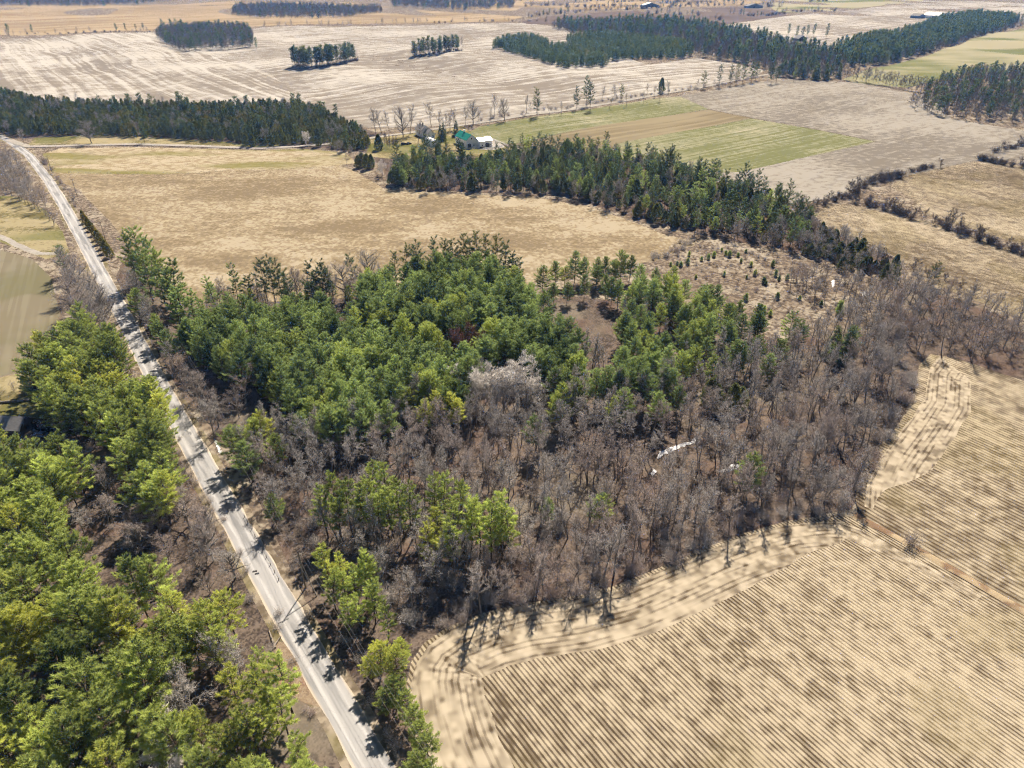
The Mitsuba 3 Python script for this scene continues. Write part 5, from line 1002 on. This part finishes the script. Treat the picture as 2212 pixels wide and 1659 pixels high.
gable('far_house', (482, 1322), (0.95, 0.3), 17, 14, 4, 8.5, 'dark_timber', 'grey_shingle', 'dark roofed house under the ragged pines at upper right', 'house', over=0.5, windows=[('front', 5, 1.8, 1.6, 1.4), ('front', 12, 1.8, 1.6, 1.4)])

def fence(key, pts, gap, post_h, rails, mat, label, r=0.06, cat='fence', railmat=None, railr=(0.03, 0.09)):
    L = LineString(pts)
    n = max(2, int(round(L.length / gap)) + 1)
    tops_ = []
    for i, s in enumerate(np.linspace(0, L.length, n)):
        p = L.interpolate(s); z = float(land(p.x, p.y))
        m = Mesh(); m.segs([[p.x, p.y, z - 0.3]], [[p.x, p.y, z + post_h]], r, r * 0.9, 6)
        m.v[0] = np.vstack([m.v[0], [[p.x, p.y, z + post_h + 0.01]]])
        m.f.append(np.array([[6 + j, 6 + (j + 1) % 6, 12] for j in range(6)]))
        scene[key + '__' + num('post', i)] = mikit.ply((m.v[0], np.vstack(m.f)), mat)
        tops_.append((p.x, p.y, z))
    t = np.array(tops_)
    for k, h in enumerate(rails):
        parts = []
        for a, b in zip(t[:-1], t[1:]):
            d = b[:2] - a[:2]; l = np.linalg.norm(d)
            bm = box(((a[0] + b[0]) / 2, (a[1] + b[1]) / 2, (a[2] + b[2]) / 2 + h), (l - 0.02, railr[0], railr[1]), d)
            parts.append(bm)
        put(key + '__' + num('rail', k), cat_mesh(parts), railmat or mat)
    tag(key, label, cat)
fence('paddock_fence', [(-34.5, 531.7), (-24.8, 534.6)], 2.4, 1.3, (0.4, 0.75, 1.1), 'white_siding', 'white rail fence in front of the green roofed barn', railr=(0.06, 0.2))
fence('paddock_fence_001', [(-21.6, 532.5), (-6.2, 541.4)], 2.6, 1.3, (0.4, 0.75, 1.1), 'white_siding', 'white rail fence in front of the white shed', railr=(0.06, 0.2))
fence('paddock_fence_002', [(-15.5, 566), (-7.3, 552.2), (-5.5, 546), (15.6, 532.3)], 2.8, 1.3, (0.4, 0.75, 1.1), 'white_siding', 'white rail fence bordering the green strip right of the farm', railr=(0.06, 0.2))
fence('paddock_fence_003', [(-48, 524), (-36, 528)], 2.6, 1.3, (0.4, 0.75, 1.1), 'weathered_wood', 'grey rail fence left of the barn fence', railr=(0.06, 0.2))
fence('pasture_fence', [(-287.5, 464.8), (-228.6, 461.4), (-206.1, 464.8), (-166.2, 471.8), (-125.2, 479.0), (-108.4, 487.6)], 6.5, 1.35, (0.5, 0.85, 1.2), 'weathered_wood', 'post and wire fence between the hay field and the pasture', r=0.09, railmat='wire_metal', railr=(0.02, 0.02))
fence('guide_rail', [(-66.9, 134.9), (-52.4, 113.9)], 2.9, 0.95, (0.55, 0.75), 'weathered_wood', 'row of guide posts with two cables on the right road shoulder', r=0.10, railmat='wire_metal', railr=(0.03, 0.03))
hayfence = [(p[0], p[1]) for p in at([(243, 560), (196, 488), (165, 435), (128, 385)])]
fence('field_fence', hayfence, 8.0, 1.3, (0.5, 0.9, 1.2), 'weathered_wood', 'old post and wire fence on the road side of the hay field', r=0.08, railmat='wire_metal', railr=(0.02, 0.02))

# utility poles along the right side of the road, and their wires
def pole(key, x, y, h, label):
    m = Mesh(); m.segs([[x, y, -0.5]], [[x, y, h]], 0.17, 0.11, 8)
    scene[key + '__shaft'] = mikit.ply((m.v[0], m.f[0]), 'weathered_wood', smooth=True)
    put(key + '__crossarm', box((x, y, h - 0.5), (2.3, 0.12, 0.14), CROSS_DIR), 'weathered_wood')
    for i, s in enumerate((-1.0, 0.35, 1.0)):
        put(key + '__' + num('insulator', i), trimesh.creation.cylinder(0.06, 0.22, sections=8, transform=trimesh.transformations.translation_matrix([x + CROSS_DIR[0] * s, y + CROSS_DIR[1] * s, h - 0.32])), 'white_metal')
    tag(key, label, 'utility pole')
    return np.array([x, y, h])
PP = [(4.0, 42.0), tuple(at1(660, 1270)), tuple(at1(446.5, 881)), tuple(at1(311.5, 639)), tuple(at1(229, 522)), tuple(at1(167, 425)), tuple(at1(112, 371))]
PL_ = ['utility pole at the bottom edge beside the corn field corner', 'utility pole with a leaning brace in the shade right of the road', 'utility pole in deep shade below the plantation', 'utility pole below the big roadside pines', 'utility pole beside the cedar hedge', 'utility pole beside the hay field fence', 'farthest utility pole, at the corner of the pasture']
PT = [pole(num('utility_pole', i), x, y, 10.5, l) for i, ((x, y), l) in enumerate(zip(PP, PL_))]
b = Mesh(); b.segs([[PP[1][0] + 3.2, PP[1][1] - 2.6, -0.3]], [[PP[1][0] + 0.1, PP[1][1] - 0.1, 8.6]], 0.13, 0.10, 8)
scene['utility_pole_001__brace'] = mikit.ply((b.v[0], b.f[0]), 'weathered_wood', smooth=True)
for i, (a, bb) in enumerate(zip(PT[:-1], PT[1:])):
    for k, s in enumerate((-1.0, 0.35, 1.0)):
        t = np.linspace(0, 1, 15)[:, None]
        o = np.append(CROSS_DIR * s, -0.18)
        p = a + o + (bb - a) * t
        p[:, 2] -= (4 * t * (1 - t))[:, 0] * 1.3
        m = Mesh(); m.segs(p[:-1], p[1:], 0.022, 0.022, 3)
        scene[num('overhead_wire', i) + '__' + num('strand', k)] = mikit.ply((m.v[0], m.f[0]), 'wire_metal')
    tag(num('overhead_wire', i), f"overhead wires strung from the {PL_[i].split(',')[0]}"[:90], 'wire')
    labels[num('overhead_wire', i)]['label'] = ['wires past the small pines at the corn field corner', 'wires beside the shaded middle stretch of road', 'wires below the plantation edge by the road', 'wires along the big roadside pines', 'wires along the roadside cedar hedge', 'farthest wires, beside the hay field fence'][i]

# vehicles
def vehicle(key, x, y, dirv, paint, label, kind='car', z=0.13):
    d = unit(np.asarray(dirv, float)); n = np.array([-d[1], d[0]])
    if kind == 'pickup':
        L, Wd = 5.6, 1.95
        body = [(0, .45), (0, 1.05), (.1, 1.12), (2.0, 1.12), (2.05, 1.1), (4.1, 1.12), (5.2, 1.05), (5.55, .92), (5.6, .45)]
        cab = [(2.05, 1.1), (2.2, 1.82), (2.5, 1.9), (3.5, 1.88), (4.25, 1.1)]
    elif kind == 'suv':
        L, Wd = 4.7, 1.9
        body = [(0, .4), (.02, .95), (.1, 1.08), (3.6, 1.05), (4.4, .95), (4.68, .8), (4.7, .4)]
        cab = [(.1, 1.05), (.45, 1.62), (.8, 1.7), (2.5, 1.68), (3.45, 1.04)]
    else:
        L, Wd = 4.5, 1.8
        body = [(0, .36), (.02, .82), (.2, .95), (3.4, .92), (4.2, .80), (4.48, .66), (4.5, .36)]
        cab = [(.55, .92), (1.15, 1.36), (1.5, 1.43), (2.5, 1.42), (3.4, .90)]
    def slab(prof, w, inset=0.0):
        A = np.array([x, y, z]) - np.append(d * L / 2, 0) - np.append(n * w / 2, 0)
        p = Polygon(prof).buffer(-0.05).buffer(0.05, quad_segs=2)
        return extrude(np.array(p.exterior.coords)[:-1], A, d, n, w)
    bd = slab(body, Wd)
    put(key + '__body', bd, paint, smooth=35)
    P2 = Polygon(cab)
    cabp = np.array(cab)
    A = np.array([x, y, z]) - np.append(d * L / 2, 0)
    top = cabp[:, 1].max()
    def taper(m, w):
        v = np.array(m.vertices)
        h = np.clip((v[:, 2] - z - 0.95) / (top - 0.95), 0, 1)
        c = (v[:, :2] - A[:2]) @ n
        v[:, :2] -= np.outer(c * 0.17 * h, n)
        return trimesh.Trimesh(v, m.faces, process=False)
    glass = taper(extrude(cab, A - np.append(n * (Wd - 0.12) / 2, 0), d, n, Wd - 0.12), Wd)
    put(key + '__window', glass, 'window_glass', smooth=30)
    r0 = [q for q in cab if q[1] > top - 0.12]
    put(key + '__roof', taper(extrude([(r0[0][0] - .03, r0[0][1] - 0.02), (r0[-1][0] + .03, r0[-1][1] - 0.02), (r0[-1][0] - .02, top + 0.05), (r0[0][0] + .12, top + 0.06)], A - np.append(n * (Wd - 0.10) / 2, 0), d, n, Wd - 0.10), Wd), paint, smooth=35)
    i = 0
    for fx in (0.17, 0.81):
        for sd in (-1, 1):
            c = np.array([x, y]) + d * (fx * L - L / 2 + 0.05) + n * sd * (Wd / 2 - 0.10)
            m = trimesh.creation.cylinder(0.34, 0.24, sections=16)
            m.apply_transform(trimesh.geometry.align_vectors([0, 0, 1], np.append(n, 0)))
            m.apply_translation([c[0], c[1], z + 0.33])
            put(key + '__' + num('wheel', i), m, 'rubber', smooth=40)
            i += 1
    for i, sd in enumerate((-1, 1)):
        c = np.array([x, y]) + d * (L / 2 - 0.03) + n * sd * (Wd / 2 - 0.32)
        put(key + '__' + num('headlight', i), box((c[0], c[1], z + 0.70), (0.12, 0.36, 0.16), d), 'white_metal')
        c = np.array([x, y]) - d * (L / 2 - 0.02) + n * sd * (Wd / 2 - 0.26)
        put(key + '__' + num('tail_light', i), box((c[0], c[1], z + 0.78), (0.1, 0.26, 0.18), d), 'red_paint')
    if kind == 'pickup':
        c = np.array([x, y]) - d * (L / 2 - 1.05)
        put(key + '__bed', box((c[0], c[1], z + 1.115), (1.75, Wd - 0.3, 0.03), d), 'rubber')
    tag(key, label, 'pickup truck' if kind == 'pickup' else 'car')
bsdf('red_paint', (0.25, 0.01, 0.01), 0.3)
rp = at1(238.5, 651)
q = np.array(ROADLINE.interpolate(ROADLINE.project(Point(*rp))).coords[0]) - CROSS_DIR * 1.45
vehicle('car', q[0], q[1], -ROAD_DIR, 'silver_paint', 'silver car driving toward the camera on the road')
vehicle('pickup_truck', *at1(103, 930), (-1, 0.12), 'black_paint', 'black pickup parked under the pines at left', 'pickup', 0.05)
vehicle('car_001', *at1(88, 943), (-1, 0.1), 'blue_paint', 'blue car parked beside the black pickup in the shade', 'car', 0.05)
vehicle('car_002', *at1(73, 921), (-1, 0.2), 'black_paint', 'dark car parked behind the grey roofed building', 'suv', 0.05)
vehicle('car_003', -81, 547, (0.5, 0.8), 'black_paint', 'black vehicle in the far farmyard, left of two', 'suv', 0.1)
vehicle('car_004', -77.5, 549, (0.6, 0.7), 'black_paint', 'black vehicle in the far farmyard, right of two', 'car', 0.1)

# a dry stone wall in the yard, fallen logs and small stones
g = np.random.default_rng(17)
a, b = at1(-12, 873), at1(64, 866)
n = 26
for i in range(n):
    for lay in range(2):
        t = (i + 0.5 * lay + g.uniform(-.15, .15)) / n
        p = a + (b - a) * t
        m = trimesh.creation.icosphere(1, 0.5)
        v = np.array(m.vertices) * [0.62, 0.55, 0.42] * g.uniform(0.8, 1.15) * (1 + 0.22 * (g.random((len(m.vertices), 1)) - 0.5))
        put('stone_wall__' + num('stone', i * 2 + lay), trimesh.Trimesh(v + [p[0], p[1] + g.normal(0, .06), 0.2 + 0.42 * lay], m.faces, process=False), 'field_stone', smooth=40)
tag('stone_wall', 'low dark dry stone wall across the yard at the left edge', 'wall')
for i, (u, v, l, ang, lab) in enumerate([(588, 1382, 5, 2.1, 'pale fallen log beside the road at the dirt patch'), (596, 1392, 4, 1.3, 'short fallen log crossing the pale one'), (597, 1470, 3.5, 0.4, 'grey log on the bare dirt'), (352, 1290, 5, 0.6, 'fallen trunk in a gap of the lower left pine wood'), (1115, 1245, 9, 0.2, 'long fallen trunk near the lower rim of the bare wood'), (1550, 950, 7, 0.3, 'fallen pale trunk right of the ice strip'), (840, 1010, 6, 1.0, 'fallen trunk behind the golden grove')]):
    x, y = at1(u, v)
    d = np.array([math.cos(ang), math.sin(ang), 0.0])
    m = Mesh(); p = np.array([x, y, 0.25])
    m.segs([p - d * l / 2, p, p + d * l * 0.2, p - d * l * 0.1], [p, p + d * l / 2, p + d * l * 0.2 + [0.5, 0.7, 0.4], p - d * l * 0.1 + [-0.4, 0.8, 0.5]], np.array([0.24, 0.20, 0.07, 0.07]), np.array([0.20, 0.12, 0.03, 0.03]), 7)
    scene[num('fallen_log', i)] = mikit.ply((m.v[0], m.f[0]), 'weathered_wood', smooth=True)
    tag(num('fallen_log', i), lab, 'log')
for i, (u, v) in enumerate([(551, 1235), (556, 1240)]):
    x, y = at1(u, v)
    q = Point(x, y).buffer(0.42, quad_segs=3)
    ang = np.linspace(0, 6.28, 12)[:-1]
    put(num('tar_patch', i), extrude(np.stack([0.55 * np.cos(ang) * (1 + 0.2 * np.sin(3 * ang)), 0.3 * np.sin(ang)], 1) if False else [(-.5, 0), (-.3, .012), (.3, .012), (.5, 0)], (x, y - 0.3, 0.135), np.array([1.0, 0.2]), np.array([-0.2, 1.0]), 0.55), 'rubber')
    tag(num('tar_patch', i), ['small dark patch on the road beside the guide posts, upper of two', 'small dark patch on the road beside the guide posts, lower of two'][i], 'patch')
grow()
